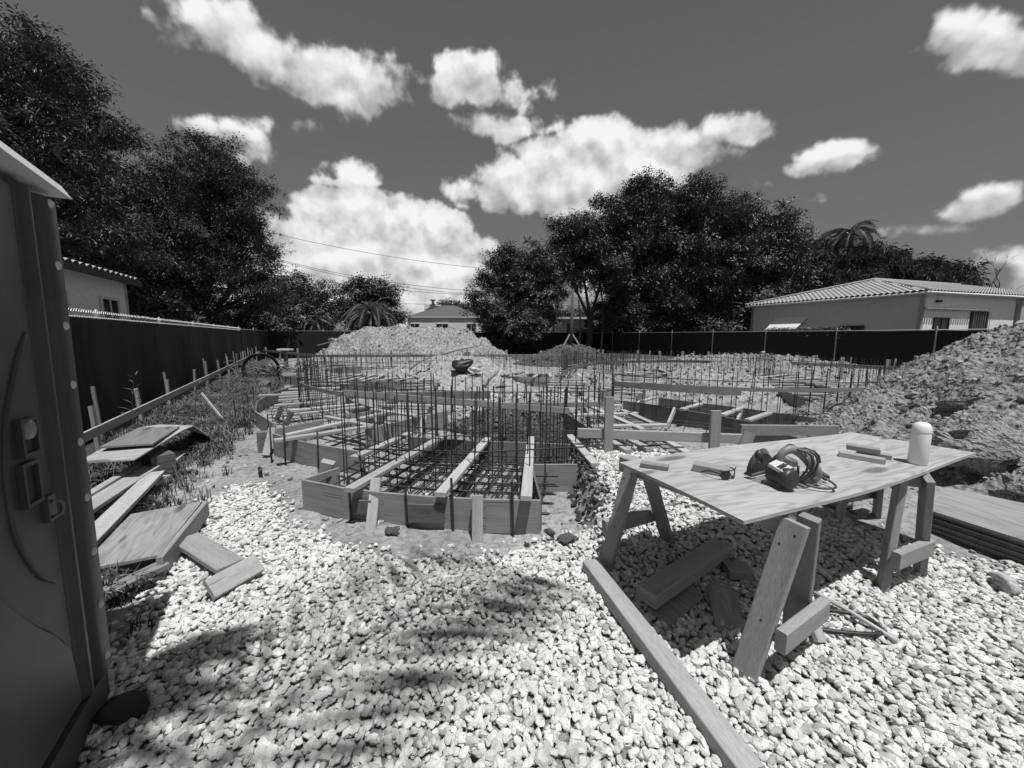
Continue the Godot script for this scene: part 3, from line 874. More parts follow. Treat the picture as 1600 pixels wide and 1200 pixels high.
func make_tree(called: String, label: String, base: Vector3, lobes: Array, count: int, clump: Mesh, m: Material, size: float, trunk_r: float, group := "") -> Node3D:
	# lobes: [offset from the base, horizontal radius, vertical radius]
	var root := thing(called, label, "tree", base, 0, group)
	var fork := Vector3(0, 0, 0)
	for l in lobes: fork += l[0] / lobes.size()
	fork = Vector3(fork.x * 0.25, fork.y * 0.42, fork.z * 0.25)
	var st := SurfaceTool.new()
	st.begin(Mesh.PRIMITIVE_TRIANGLES)
	st.set_smooth_group(0)
	add_tube(st, curve([Vector3(0, -0.2, 0), fork * Vector3(1.4, 0.5, 1.4), fork], 6), [trunk_r * 1.3, trunk_r * 1.1, trunk_r, trunk_r * 0.95, trunk_r * 0.9, trunk_r * 0.9, trunk_r * 0.85], 9)
	var total := 0.0
	for l in lobes:
		total += l[1] * l[1] * l[2]
		var far: Vector3 = l[0]
		var mid: Vector3 = fork.lerp(far, 0.5) + Vector3(rng.randfn(), rng.randfn(), rng.randfn()) * 0.25
		var path := curve([fork * 0.9, mid, far + Vector3(0, l[2] * 0.3, 0)], 7)
		var radii := []
		for i in 8: radii.append(trunk_r * lerpf(0.6, 0.09, i / 7.0))
		add_tube(st, path, radii, 6)
		for j in 5:
			var a: Vector3 = path[3 + j % 4]
			var e: Vector3 = far + Vector3(clampf(rng.randfn(), -1.6, 1.6) * l[1] * 0.4, clampf(rng.randfn(), -1.6, 1.6) * l[2] * 0.35, clampf(rng.randfn(), -1.6, 1.6) * l[1] * 0.4)
			add_tube(st, curve([a, a.lerp(e, 0.5) + Vector3(0, 0.2, 0), e], 4), [trunk_r * 0.2, trunk_r * 0.15, trunk_r * 0.11, trunk_r * 0.08, trunk_r * 0.04], 5)
	st.generate_normals()
	put(st.commit(), "trunk", mats.bark, root)
	var gap := FastNoiseLite.new()
	gap.seed = rng.randi() % 1000
	gap.frequency = 0.55
	gap.fractal_octaves = 2
	var xf := []
	var cl := []
	for l in lobes:
		var n := int(count * l[1] * l[1] * l[2] / total)
		var tips := []
		for i in int(10 + 3.2 * l[1] * l[2]):
			var d := Vector3(rng.randfn(), rng.randfn() + 0.25, rng.randfn()).normalized()
			var rr: float = rng.randf_range(0.55, 1.0) * (1.0 + 0.2 * gap.get_noise_3dv(d * 4.0 + l[0]))
			tips.append(l[0] + Vector3(d.x * l[1], d.y * l[2], d.z * l[1]) * rr)
		for i in n:
			var p: Vector3
			if rng.randf() < 0.8:
				var q: Vector3 = Vector3(rng.randfn(), absf(rng.randfn()) * 0.75 - 0.2, rng.randfn()) * (0.34 + 0.05 * l[1])
				p = tips[rng.randi() % tips.size()] + q
			else:
				var d := Vector3(rng.randfn(), rng.randfn(), rng.randfn()).normalized() * pow(rng.randf(), 0.5) * 0.85
				p = l[0] + Vector3(d.x * l[1], d.y * l[2], d.z * l[1])
			if gap.get_noise_3dv(p) > 0.36: continue
			xf.append(Transform3D(turned(Vector3.ONE * size * rng.randf_range(0.7, 1.3)), p))
			var tone := clampf(exp(0.3 * rng.randfn()), 0.45, 2.0)
			cl.append(Color(tone, tone, tone))
	scatter(root, "crown", clump, m, xf, cl).set_meta("kind", "stuff")
	return root

func frond_mesh(length: float, bend: float, leaflets: int, wid: float, sd: int, vee := 0.3, lift := 0.9, blade := 0.018) -> ArrayMesh:
	var r := RandomNumberGenerator.new()
	r.seed = sd
	var st := new_st()
	var pts := []
	for i in 11:
		var t := i / 10.0
		pts.append(Vector3(length * (t - 0.25 * bend * t * t), length * (lift * t - (lift + bend) * t * t * 0.75), 0))
	add_tube(st, pts, [0.03, 0.027, 0.025, 0.022, 0.019, 0.016, 0.013, 0.011, 0.009, 0.006, 0.003], 4)
	for i in leaflets:
		var t := 0.14 + 0.86 * i / leaflets
		var k := mini(int(t * 10), 9)
		var p: Vector3 = pts[k].lerp(pts[k + 1], t * 10 - k)
		var ax: Vector3 = (pts[k + 1] - pts[k]).normalized()
		var ll := length * wid * sin(PI * (0.12 + 0.83 * t)) * r.randf_range(0.85, 1.1)
		for s: int in [-1, 1]:
			var d := (ax * 0.75 + Vector3(0, vee - 0.25 * r.randf(), s)).normalized()
			var w := ax * blade
			var tip: Vector3 = p + d * ll - Vector3(0, ll * 0.25, 0)
			tri(st, p - w, p + w, tip)
			tri(st, p + w, p + d * ll * 0.5 + w * 1.6, tip)
	return done(st)

func make_palm(called: String, label: String, base: Vector3, height: float, fronds: int, length: float, m: Material, trunk_r: float, bend := 0.8, wid := 0.26, group := "", up_most := 75.0, down_most := -25.0, leaflets := 46, blade := 0.018) -> Node3D:
	var root := thing(called, label, "palm tree", base, 0, group)
	var pts := []
	var rad := []
	for i in 9:
		pts.append(Vector3(0.12 * sin(i * 0.5), -0.1 + (height + 0.1) * i / 8.0, 0.05 * i / 8.0))
		rad.append(trunk_r * (1.15 - 0.3 * i / 8.0 + (0.2 if i == 8 else 0.0)))
	put(tube_mesh(pts, rad, 10), "trunk", mats.bark, root)
	var meshes := [frond_mesh(length, bend, leaflets, wid, 3, 0.3, 0.9, blade), frond_mesh(length * 0.92, bend * 1.25, leaflets - 4, wid, 4, 0.3, 0.9, blade), frond_mesh(length * 0.8, bend * 0.7, leaflets - 6, wid, 5, 0.3, 0.9, blade)]
	for i in fronds:
		var a := i * 2.39996 + rng.randf() * 0.3
		var el := deg_to_rad(lerpf(up_most, down_most, pow((i + 0.5) / fronds, 0.8)) + rng.randfn() * 5.0) - 0.6
		var b := Basis(Vector3.UP, a) * Basis(Vector3(0, 0, 1), el) * Basis(Vector3.RIGHT, rng.randfn() * 0.15)
		put(meshes[i % 3], "frond", m, root, Transform3D(b.scaled_local(Vector3.ONE * rng.randf_range(0.85, 1.1)), pts[8]))
	return root

func make_trees() -> void:
	make_tree("mango_tree", "tall dense mango tree towering behind the white stucco house", Vector3(-20.6, 0, -17.5), [[Vector3(-0.6, 10.8, 0), 3.9, 3.2], [Vector3(1.6, 9.4, 1.0), 2.7, 2.2], [Vector3(-3.6, 8.4, 1.5), 3.6, 2.8], [Vector3(0.2, 6.4, 1.5), 4.0, 2.6], [Vector3(2.8, 5.4, 1.0), 2.4, 2.2], [Vector3(-4, 5.5, 2.5), 4, 3]], 7600, mats.mango, mats.leaf_dark, 1.0, 0.42)
	make_tree("mango_tree", "broad mango tree with open limbs beside the rear corner of the fence", Vector3(-20.4, 0, -25.5), [[Vector3(-0.8, 9.8, 0), 2.6, 2.5], [Vector3(1.6, 10.9, 0.3), 2.6, 2.3], [Vector3(3.6, 9.6, 0.5), 2.3, 2.0], [Vector3(3.2, 6.4, 0), 2.6, 2.3], [Vector3(0.5, 7.2, 0.8), 3.5, 3.0], [Vector3(-3.0, 7.0, 1), 3.2, 3.2], [Vector3(0.4, 4.2, 1.0), 4.4, 2.4], [Vector3(4.0, 4.0, 0.0), 2.2, 1.8], [Vector3(-4.0, 4.0, 1.5), 3.5, 2.6]], 8200, mats.mango, mats.leaf_dark, 0.95, 0.4)
	make_tree("shade_tree", "rounded leafy tree between the white house and the big fig trees", Vector3(0.4, 0, -34.5), [[Vector3(-0.6, 6.6, 0), 2.5, 2.6], [Vector3(2.2, 7.2, 0), 2.0, 2.2], [Vector3(-1.6, 4.2, 0.4), 2.4, 2.0], [Vector3(1.6, 3.8, 0.4), 2.6, 2.2], [Vector3(3.2, 5.6, 0), 1.5, 1.6], [Vector3(0, 2.2, 0.8), 3.2, 1.8]], 4600, mats.leafy, mats.leaf_mid, 0.95, 0.25)
	make_tree("fig_tree", "spreading fig tree over bare trunks beside the small pale shed", Vector3(7.2, 0, -36.5), [[Vector3(-1.6, 9.4, 0), 2.9, 2.4], [Vector3(1.8, 10.8, 0), 3.2, 2.7], [Vector3(-2.6, 7.4, 0.4), 2.3, 1.7], [Vector3(1.2, 7.4, 0.8), 3.4, 2.6], [Vector3(3.2, 4.2, 0.8), 2.4, 2.6]], 5200, mats.ficus, mats.leaf_dark, 1.25, 0.3)
	make_tree("fig_tree", "tallest dark fig tree rising above the rear fence", Vector3(13.8, 0, -37.5), [[Vector3(-1.0, 12.6, 0), 3.6, 3.2], [Vector3(2.6, 12.8, 0), 3.4, 2.8], [Vector3(-2.4, 8.8, 1), 3.6, 3.2], [Vector3(2.2, 8.6, 1), 3.8, 3.4], [Vector3(0, 5.0, 1.2), 4.8, 3.0], [Vector3(-3.0, 3.0, 1.6), 3.0, 2.2], [Vector3(3.0, 2.6, 1.6), 3.0, 2.2]], 9500, mats.ficus, mats.leaf_dark, 1.3, 0.45)
	make_tree("fig_tree", "dense fig tree with glossy leaves beside the tiled roof", Vector3(20.0, 0, -36.0), [[Vector3(-1.4, 11.2, 0), 3.4, 2.8], [Vector3(2.4, 10.0, 0), 3.2, 2.8], [Vector3(-1.2, 7.2, 1), 3.8, 3.2], [Vector3(2.6, 6.6, 1), 3.4, 3.0], [Vector3(0, 3.8, 1.2), 4.6, 2.6], [Vector3(0, 2.0, 2.0), 4.0, 1.8]], 8200, mats.ficus, mats.leaf_mid, 1.3, 0.4)
	make_tree("weeping_tree", "dark feathery tree showing over the ridge of the tiled roof", Vector3(29.5, 0, -38.0), [[Vector3(-2.0, 8.0, 0), 3.4, 2.4], [Vector3(1.8, 7.6, 0), 3.4, 2.3], [Vector3(0, 4.8, 0.5), 5.0, 3.0]], 3400, mats.fine, mats.leaf_dark, 1.7, 0.3)
	make_tree("weeping_tree", "round feathery tree beside the leafless branches", Vector3(38.0, 0, -38.0), [[Vector3(-1.6, 7.0, 0), 3.2, 2.2], [Vector3(2.0, 6.2, 0), 3.0, 2.0], [Vector3(0, 4.4, 0.5), 5.0, 2.4]], 3000, mats.fine, mats.leaf_dark, 1.7, 0.3)
	make_tree("shade_tree", "leafy tree with large leaves behind the date palm", Vector3(-15.0, 0, -41.0), [[Vector3(-0.6, 5.0, 0), 2.6, 2.0], [Vector3(1.8, 5.6, 0), 1.9, 1.6], [Vector3(0.5, 3.0, 0.5), 3.4, 2.0]], 1900, mats.leafy, mats.leaf_mid, 1.15, 0.2)
	make_tree("shade_tree", "scrubby tree filling the gap beside the mango crown", Vector3(-20.8, 0, -39.0), [[Vector3(0, 5.6, 0), 2.6, 1.9], [Vector3(1.6, 3.4, 0.5), 3.0, 2.2], [Vector3(-2.5, 4.0, 0), 2.5, 2.4]], 1700, mats.leafy, mats.leaf_mid, 1.1, 0.2)
	make_tree("shade_tree", "distant low tree crown above the white house roof", Vector3(-6.5, 0, -56.0), [[Vector3(-2.5, 4.4, 0), 3.2, 1.9], [Vector3(2.0, 4.0, 0), 3.4, 1.7], [Vector3(6.0, 4.2, 0), 3.0, 2.0]], 1500, mats.leafy, mats.leaf_mid, 1.4, 0.2)
	make_tree("shade_tree", "distant trees seen through the gap beside the small shed", Vector3(8.5, 0, -58.0), [[Vector3(-2, 3.4, 0), 3.6, 2.2], [Vector3(4, 3.6, 0), 3.6, 2.4]], 1300, mats.leafy, mats.leaf_mid, 1.4, 0.2)
	# hedge in front of the rear fence line
	var hedges := [[Vector3(-14.6, 0, -34.0), 3.2, 1.9, "clipped dark hedge below the scrubby trees beside the mound"], [Vector3(-9.8, 0, -34.6), 2.6, 1.7, "dark hedge hidden behind the flat-topped mound and the date palm"], [Vector3(-0.8, 0, -35.2), 3.0, 2.2, "dark hedge under the rounded leafy tree"], [Vector3(8.5, 0, -39.5), 4.6, 2.2, "shaded undergrowth below the spreading fig tree"], [Vector3(16.0, 0, -36.0), 5.0, 2.6, "shrubs with pale glints at the foot of the fig trees"], [Vector3(27.0, 0, -34.0), 6.0, 3.0, "dark shrubs behind the tiled stucco house"], [Vector3(-22.0, 0, -31.0), 5.0, 3.6, "tall shaded shrubs under the broad mango tree"], [Vector3(-17.5, 0, -18.5), 3.4, 3.4, "dark shrubs between the white stucco house and the fence corner"]]
	for h in hedges:
		var root := thing("hedge", h[3], "hedge", h[0])
		var xf := []
		for i in 1300:
			var d := Vector3(rng.randfn(), absf(rng.randfn()), rng.randfn()).normalized() * pow(rng.randf(), 0.4)
			xf.append(Transform3D(turned(Vector3.ONE * rng.randf_range(0.8, 1.5)), Vector3(d.x * h[1], d.y * h[2], d.z * 1.6)))
		scatter(root, "foliage", mats.leafy, mats.leaf_dark, xf, []).set_meta("kind", "stuff")
		put(tube_mesh([Vector3(0, 0, 0), Vector3(0, h[2] * 0.7, 0)], [0.12, 0.05], 6), "stem", mats.bark, root)
	make_palm("date_palm", "bushy date palm with arching fronds beside the white house", Vector3(-11.2, 0, -31.5), 3.1, 46, 3.3, mats.leaf_light, 0.32, 0.75, 0.16)
	make_palm("date_palm", "date palm crown showing behind the white house roof", Vector3(-8.6, 0, -49.0), 4.2, 34, 3.2, mats.leaf_mid, 0.3, 0.6, 0.16)
	make_palm("coconut_palm", "coconut palm crown above the fig trees", Vector3(30.6, 0, -36.0), 10.4, 20, 3.3, mats.leaf_light, 0.16, 0.8, 0.24)
	make_palm("slender_palm", "slender palm with drooping fronds among the fig trees", Vector3(10.2, 0, -34.4), 9.0, 16, 2.6, mats.leaf_light, 0.12, 1.6, 0.2)
	make_palm("fan_palm", "low palm with pale fronds beside the scrubby tree", Vector3(-17.8, 0, -35.5), 2.6, 18, 1.9, mats.leaf_light, 0.12, 0.6, 0.28)
	for q in [[Vector3(8.2, 0, -35.6), 5.6, "thin bare pale trunk under the spreading fig tree"], [Vector3(6.2, 0, -36.0), 4.8, "thin leaning trunk beside the small pale shed"]]:
		tag(put(tube_mesh(curve([q[0], q[0] + Vector3(0.15, q[1] * 0.5, 0), q[0] + Vector3(-0.1, q[1], 0)], 6), [0.11, 0.1, 0.09, 0.08, 0.07, 0.06, 0.05], 7), "dead_tree", mats.dry), q[2], "tree trunk")
	# leafless branches
	var st := SurfaceTool.new()
	st.begin(Mesh.PRIMITIVE_TRIANGLES)
	st.set_smooth_group(0)
	var todo := [[Vector3(0, 0, 0), Vector3(-0.05, 1, 0), 3.4, 0.11, 0]]
	while todo:
		var q: Array = todo.pop_back()
		var e: Vector3 = q[0] + q[1] * q[2]
		add_tube(st, [q[0], q[0].lerp(e, 0.5) + Vector3(rng.randfn(), rng.randfn(), rng.randfn()) * 0.08 * q[2], e], [q[3], q[3] * 0.85, q[3] * 0.65], 5)
		if q[4] < 5:
			for k in (2 if q[4] else 4):
				todo.append([e, (q[1] + Vector3(rng.randfn() * 0.7, rng.randf_range(-0.15, 0.5), rng.randfn() * 0.5)).normalized(), q[2] * rng.randf_range(0.5, 0.75), q[3] * 0.62, q[4] + 1])
	st.generate_normals()
	var bare := thing("bare_tree", "leafless grey tree with twisting branches beside the tiled roof", "tree", Vector3(45.5, 0, -37.0))
	put(st.commit(), "trunk", mats.dry, bare)
	# palm behind the photographer whose fronds throw the streaked shade on the gravel
	make_palm("coconut_palm", "tall coconut palm whose fronds shade the gravel by the portable toilet", Vector3(-0.1, 0, 1.9), 8.6, 9, 3.7, mats.leaf_light, 0.15, 0.9, 0.26, "", 60.0, -25.0, 24, 0.016)

func make_grass() -> void:
	var root := thing("grass", "long rank grass growing along the batter rail by the fence", "grass")
	root.set_meta("kind", "stuff")
	var meshes := []
	for k in 3:
		var r := RandomNumberGenerator.new()
		r.seed = 100 + k
		var st := new_st()
		for i in 16:
			var a := r.randf() * TAU
			var d := Vector3(cos(a), 0, sin(a))
			var l := r.randf_range(0.08, 0.22)
			var p := Vector3(r.randfn(), 0, r.randfn()) * 0.03
			var w := d.cross(Vector3.UP) * 0.0045
			var mid := p + d * l * 0.25 + Vector3(0, l * 0.7, 0)
			var tip := p + d * l * r.randf_range(0.5, 0.9) + Vector3(0, l * r.randf_range(0.5, 1.0), 0)
			tri(st, p - w, p + w, mid + w); tri(st, p - w, mid + w, mid - w); tri(st, mid - w, mid + w, tip)
		meshes.append(done(st))
	var m := plain(0.10, 0.6)
	m.vertex_color_use_as_albedo = true
	m.albedo_color = Color.WHITE
	var xf := [[], [], []]
	var cl := [[], [], []]
	for i in 11500:
		var t := pow(rng.randf(), 1.5)
		var z := lerpf(-1.3, -17.0, t)
		var edge := lerpf(-2.15, -3.15, smoothstep(-1.6, -3.2, z)) if z > -3.5 else -3.25 - 0.475 * (-z - 3.5)
		var far := -4.4 - 0.53 * maxf(0.0, -z - 4.0) - 0.3
		if z > -3.5: far = -4.8
		var x := lerpf(edge, far, pow(rng.randf(), 0.9))
		x += 0.15 * rng.randfn()
		if nz.get_noise_2d(x * 2.2, z * 2.2) < -0.32: continue
		if x < -2.35 and z > -4.6 and z < -2.2 and rng.randf() < 0.8: continue
		var k := rng.randi() % 3
		xf[k].append(Transform3D(Basis(Vector3.UP, rng.randf() * TAU).scaled_local(Vector3.ONE * rng.randf_range(0.5, 1.2)), Vector3(x, ground_y(x, z) - 0.01, z)))
		var v := clampf(0.085 + 0.04 * rng.randfn() + (0.12 if rng.randf() < 0.15 else 0.0), 0.03, 0.3)
		cl[k].append(Color(v, v, v))
	for k in 3: scatter(root, "blades", meshes[k], m, xf[k], cl[k]).set_meta("kind", "stuff")
	# tall seeding weeds in front of the screen
	for q in [[Vector3(-5.75, 0.05, -5.7), 0.95, "tall feathery weed standing against the black screen behind the plywood scraps"], [Vector3(-5.55, 0.05, -6.6), 0.7, "shorter branching weed beside the batter rail stake"]]:
		var st := new_st()
		add_tube(st, curve([Vector3.ZERO, Vector3(0.03, q[1] * 0.5, 0), Vector3(0.14, q[1], 0.02)], 6), [0.006, 0.005, 0.005, 0.004, 0.003, 0.003, 0.002], 4)
		for i in 16:
			var t := 0.35 + 0.65 * i / 16.0
			var d := Vector3(cos(i * 2.4), 0.55, sin(i * 2.4) * 0.5).normalized()
			leaf(st, Vector3(0.14 * t * t, q[1] * t, 0), d, 0.24 * (1.15 - t * 0.7), 0.016, 0.3)
		var w := thing("weed", q[2], "weed", q[0])
		put(done(st), "stalk", plain(0.09, 0.6), w)

func make_pebbles() -> void:
	var root := thing("rubble", "small pale stones and chips strewn over the dirt round the forms", "rubble")
	root.set_meta("kind", "stuff")
	var xf := [[], [], []]
	var cl := [[], [], []]
	for i in 9000:
		var z := -2.4 - 11.0 * pow(rng.randf(), 1.6)
		var x := rng.randf_range(-0.85, 1.0) * (2.0 - z * 0.75)
		var n := nz.get_noise_2d(x * 1.7 + 40, z * 1.7)
		if n < -0.1 + 0.5 * rng.randf() - 0.25: continue
		var s := 0.006 + 0.024 * pow(rng.randf(), 4.0)
		var k := rng.randi() % 3
		xf[k].append(Transform3D(turned(Vector3(s * 1.3, s, s)), Vector3(x, ground_y(x, z) + s * 0.3, z)))
		var v := clampf(0.38 + 0.14 * rng.randfn(), 0.05, 0.7)
		cl[k].append(Color(v, v, v))
	for i in 700:   # dark clods and crumbs down the cut face of the gravel bank
		var z := rng.randf_range(-4.3, -3.0)
		var x := rng.randf_range(0.56, 0.86)
		var s := 0.008 + 0.03 * pow(rng.randf(), 3.0)
		var k := rng.randi() % 3
		xf[k].append(Transform3D(turned(Vector3(s * 1.3, s, s)), Vector3(x, ground_y(x, z) + s * 0.3, z)))
		var v := clampf(0.07 + 0.05 * rng.randfn() + (0.3 if rng.randf() < 0.12 else 0.0), 0.02, 0.5)
		cl[k].append(Color(v, v, v))
	for k in 3: scatter(root, "chips", mats.rubble[k], mats.rubble_mat, xf[k], cl[k]).set_meta("kind", "stuff")

# ---------------------------------------------------------------- houses
func wall_box(root: Node3D, called: String, a: Vector3, b: Vector3, y0: float, y1: float, t: float, m: Material) -> MeshInstance3D:
	var d := b - a
	var x := d.normalized()
	var z := x.cross(Vector3.UP).normalized()
	return put(box_mesh(Vector3(0, y0, -t), Vector3(d.length(), y1, 0)), called, m, root, Transform3D(Basis(x, Vector3.UP, z), a))

# slope of barrel tiles: eave from a to b, climbing along up for run metres; hip cuts at each end (metres in per metre up)
func tile_slope(root: Node3D, a: Vector3, b: Vector3, up: Vector3, run: float, cut_a: float, cut_b: float, m: Material, pitch := 0.27) -> void:
	var x := (b - a).normalized()
	var n := up.cross(x).normalized()
	if n.y < 0: n = -n
	var total := a.distance_to(b)
	var rolls := int(total / pitch)
	var st := SurfaceTool.new()
	st.begin(Mesh.PRIMITIVE_TRIANGLES)
	st.set_smooth_group(-1)
	var courses := int(run / 0.33) + 1
	for c in courses:
		var u0 := c * 0.33
		var u1 := minf(u0 + 0.37, run + 0.04)
		for r in rolls:
			var s0 := r * pitch
			var mid := s0 + pitch / 2
			if mid < cut_a * u0 or mid > total - cut_b * u0: continue
			var last0 := Vector3.ZERO
			var last1 := Vector3.ZERO
			for k in 7:
				var f := k / 6.0
				var lift := 0.075 * sin(PI * f)
				var p0 := a + x * (s0 + pitch * f) + up * u0 + n * (lift + 0.035)
				var p1 := a + x * (s0 + pitch * f) + up * u1 + n * lift
				if k > 0: quad(st, last1, p1, p0, last0)
				last0 = p0
				last1 = p1
	st.generate_normals()
	put(st.commit(), "roof_tiles", m, root).set_meta("kind", "stuff")

func window(root: Node3D, at: Vector3, x: Vector3, w: float, h: float, panes: int, fm: Material, called := "window") -> void:
	# at: lower corner on the wall face; x along the wall; outwards is x cross up, turned towards the viewer side
	var z := x.cross(Vector3.UP).normalized()
	var b := Basis(x, Vector3.UP, z)
	var glass := plain(0.02, 0.08)
	var win := put(box_mesh(Vector3(0.03, 0.03, 0.0), Vector3(w - 0.03, h - 0.03, 0.015)), called, glass, root, Transform3D(b, at))
	var st := new_st()
	add_box(st, Vector3(-0.05, -0.06, 0.0), Vector3(w + 0.05, 0.03, 0.07))
	add_box(st, Vector3(-0.05, h - 0.03, 0.0), Vector3(w + 0.05, h + 0.05, 0.05))
	add_box(st, Vector3(-0.05, 0.03, 0.0), Vector3(0.03, h - 0.03, 0.045))
	add_box(st, Vector3(w - 0.03, 0.03, 0.0), Vector3(w + 0.05, h - 0.03, 0.045))
	for i in range(1, panes): add_box(st, Vector3(w * i / panes - 0.02, 0.03, 0.016), Vector3(w * i / panes + 0.02, h - 0.03, 0.04))
	put(done(st), "frame", fm, win)

func make_houses() -> void:
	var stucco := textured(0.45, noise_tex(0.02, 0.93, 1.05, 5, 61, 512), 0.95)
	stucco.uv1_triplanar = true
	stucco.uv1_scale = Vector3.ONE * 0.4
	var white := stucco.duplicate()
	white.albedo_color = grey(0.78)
	var trim := plain(0.6, 0.7)
	var tile := textured(0.36, noise_tex(0.03, 0.6, 1.15, 4, 67, 512), 0.9)
	tile.uv1_triplanar = true
	tile.uv1_scale = Vector3.ONE * 0.7
	# --- tiled stucco house behind the chain link fence
	var h := thing("stucco_house", "single storey stucco house with barrel tile hip roof and small awning", "house", Vector3.ZERO)
	var a := Vector3(17.5, 0, -28.5)
	var b := Vector3(20.4, 0, -19.4)
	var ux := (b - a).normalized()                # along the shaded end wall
	var uz := Vector3(-ux.z, 0, ux.x) * -1.0      # into the house, away from the fence
	if uz.x < 0: uz = -uz
	var c := b + uz * 8.2
	wall_box(h, "end_wall", a, b, 0, 3.68, 0.2, stucco)  # its shade is put into the grey, darker than the lit side wall
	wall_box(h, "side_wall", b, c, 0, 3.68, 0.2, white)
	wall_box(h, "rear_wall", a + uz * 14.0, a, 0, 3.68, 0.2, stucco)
	var rise := 1.36
	var run := sqrt(4.95 * 4.95 + rise * rise)
	var ea := a - ux * 0.3 - uz * 0.3 + Vector3(0, 3.68, 0)
	var eb := b + ux * 0.3 - uz * 0.3 + Vector3(0, 3.68, 0)
	var inn := (uz * 4.95 + Vector3(0, rise, 0)).normalized()
	var k := 4.95 / run
	tile_slope(h, ea, eb, inn, run, k, k, tile)
	tile_slope(h, eb, eb + uz * 15.0, (-ux * 4.95 + Vector3(0, rise, 0)).normalized(), run, k, 0.0, tile)
	var fas := put(tube_mesh([ea - Vector3(0, 0.03, 0), eb - Vector3(0, 0.03, 0), eb + uz * 15 - Vector3(0, 0.03, 0)], [0.07], 4), "fascia", trim, h)
	fas.position.y = -0.02
	var apex := (ea + eb) / 2 + uz * 4.95 + Vector3(0, rise + 0.08, 0)
	put(tube_mesh([ea + Vector3(0, 0.08, 0), apex, eb + Vector3(0, 0.08, 0)], [0.11], 7), "hip_cap", tile, h)
	put(tube_mesh([apex, apex + uz * 9.0], [0.11], 7), "ridge_cap", tile, h)
	var soff := new_st()
	quad(soff, ea, eb, b + Vector3(0, 3.66, 0), a + Vector3(0, 3.66, 0))
	quad(soff, eb, eb + uz * 15, b + uz * 15 + Vector3(0, 3.66, 0), b + Vector3(0, 3.66, 0))
	put(done(soff), "soffit", trim, h)
	# awning over the window of the end wall
	var wx := -ux
	var out := -uz
	var wp := a.lerp(b, 0.24) + out * 0.01
	window(h, wp + Vector3(0, 1.55, 0), ux, 1.3, 1.0, 2, trim)
	var aw := new_st()
	var w0 := wp - ux * 0.35
	for i in 20:
		var p0 := w0 + ux * (i * 0.105) + Vector3(0, 2.72, 0)
		var p1 := w0 + ux * ((i + 0.5) * 0.105) + Vector3(0, 2.76, 0)
		var p2 := w0 + ux * ((i + 1) * 0.105) + Vector3(0, 2.72, 0)
		var f := out * 0.8 + Vector3(0, -0.85, 0) - ux * 0.18
		quad(aw, p0, p1, p1 + f, p0 + f)
		quad(aw, p1, p2, p2 + f, p1 + f)
	put(done(aw), "awning", plain(0.62, 0.6), h)
	window(h, a.lerp(b, 0.62) + out * 0.01 + Vector3(0, 1.2, 0), ux, 1.2, 0.85, 3, mats.black)
	put(lathe_mesh([Vector2(0, -0.07), Vector2(0.06, -0.05), Vector2(0.08, 0.02), Vector2(0.05, 0.06), Vector2(0, 0.07)], 12), "wall_lamp", plain(0.5), h, Transform3D(Basis(), a.lerp(b, 0.14) + out * 0.09 + Vector3(0, 2.95, 0)))
	# side wall towards the street
	window(h, b + uz * 1.0 + ux * 0.01 + Vector3(0, 1.45, 0), uz, 1.2, 0.95, 2, mats.black)
	window(h, b + uz * 4.1 + ux * 0.01 + Vector3(0, 1.2, 0), uz, 1.5, 1.55, 2, mats.black)
	var bars := new_st()
	for i in 8:
		var p := b + uz * (4.1 + i * 0.21) + ux * 0.14
		add_tube(bars, [p + Vector3(0, 1.2, 0), p + Vector3(0, 2.8, 0)], [0.014], 4)
	put(done(bars), "window_bars", plain(0.3, 0.6), h)
	var ledge := new_st()
	for i in 26:
		var p := b + uz * (0.1 + i * 0.2) + ux * 0.02 + Vector3(0, 2.9, 0)
		add_tube(ledge, [p, p + ux * 0.2 + Vector3(0, -0.05, 0)], [0.06], 6)
	put(done(ledge), "tile_ledge", tile, h)
	put(box_mesh(Vector3(0, -0.05, 0), Vector3(0.32, 0.05, 0.12)), "floodlight", mats.black, h, Transform3D(Basis(uz, Vector3.UP, ux), b + uz * 0.9 + ux * 0.03 + Vector3(0, 3.25, 0)))
	# carport wing
	wall_box(h, "carport_wall", c + uz * 8.0 - ux * 4.5, c - ux * 4.5, 0, 3.2, 0.2, stucco)
	for t: float in [0.3, 4.0, 7.6]:
		put(box_mesh(Vector3(-0.15, 0, -0.15), Vector3(0.15, 3.45, 0.15)), "carport_post", stucco, h, Transform3D(Basis(), c + uz * t + ux * 0.1))
	put(box_mesh(Vector3(0, 3.3, -0.1), Vector3(8.2, 3.62, 0.1)), "carport_beam", stucco, h, Transform3D(Basis(uz, Vector3.UP, ux), c))
	# --- white stucco house behind the black screen
	h = thing("stucco_house", "white stucco house wall with scalloped tile eave above the black screen", "house", Vector3.ZERO)
	var la := Vector3(-9.2, 0, -5.2)
	var lb := Vector3(-12.75, 0, -13.0)
	var ld := (lb - la).normalized()
	var lo := Vector3(-ld.z, 0, ld.x)
	if lo.x < 0: lo = -lo
	wall_box(h, "side_wall", la, lb, 0, 3.3, 0.2, white)
	wall_box(h, "end_wall", lb, lb - lo * 8.0, 0, 3.3, 0.2, white)
	var le := la + lo * 0.28 + Vector3(0, 3.34, 0)
	var lf := lb + lo * 0.28 + ld * 0.25 + Vector3(0, 3.34, 0)
	tile_slope(h, le, lf, (-lo * 4.0 + Vector3(0, 1.0, 0)).normalized(), 4.1, 0, 0.97, tile, 0.3)
	put(box_mesh(Vector3(0, -0.16, 0), Vector3(le.distance_to(lf), 0.02, 0.04)), "fascia", plain(0.03, 0.8), h, Transform3D(Basis(ld, Vector3.UP, ld.cross(Vector3.UP)), le))
	var eave := new_st()
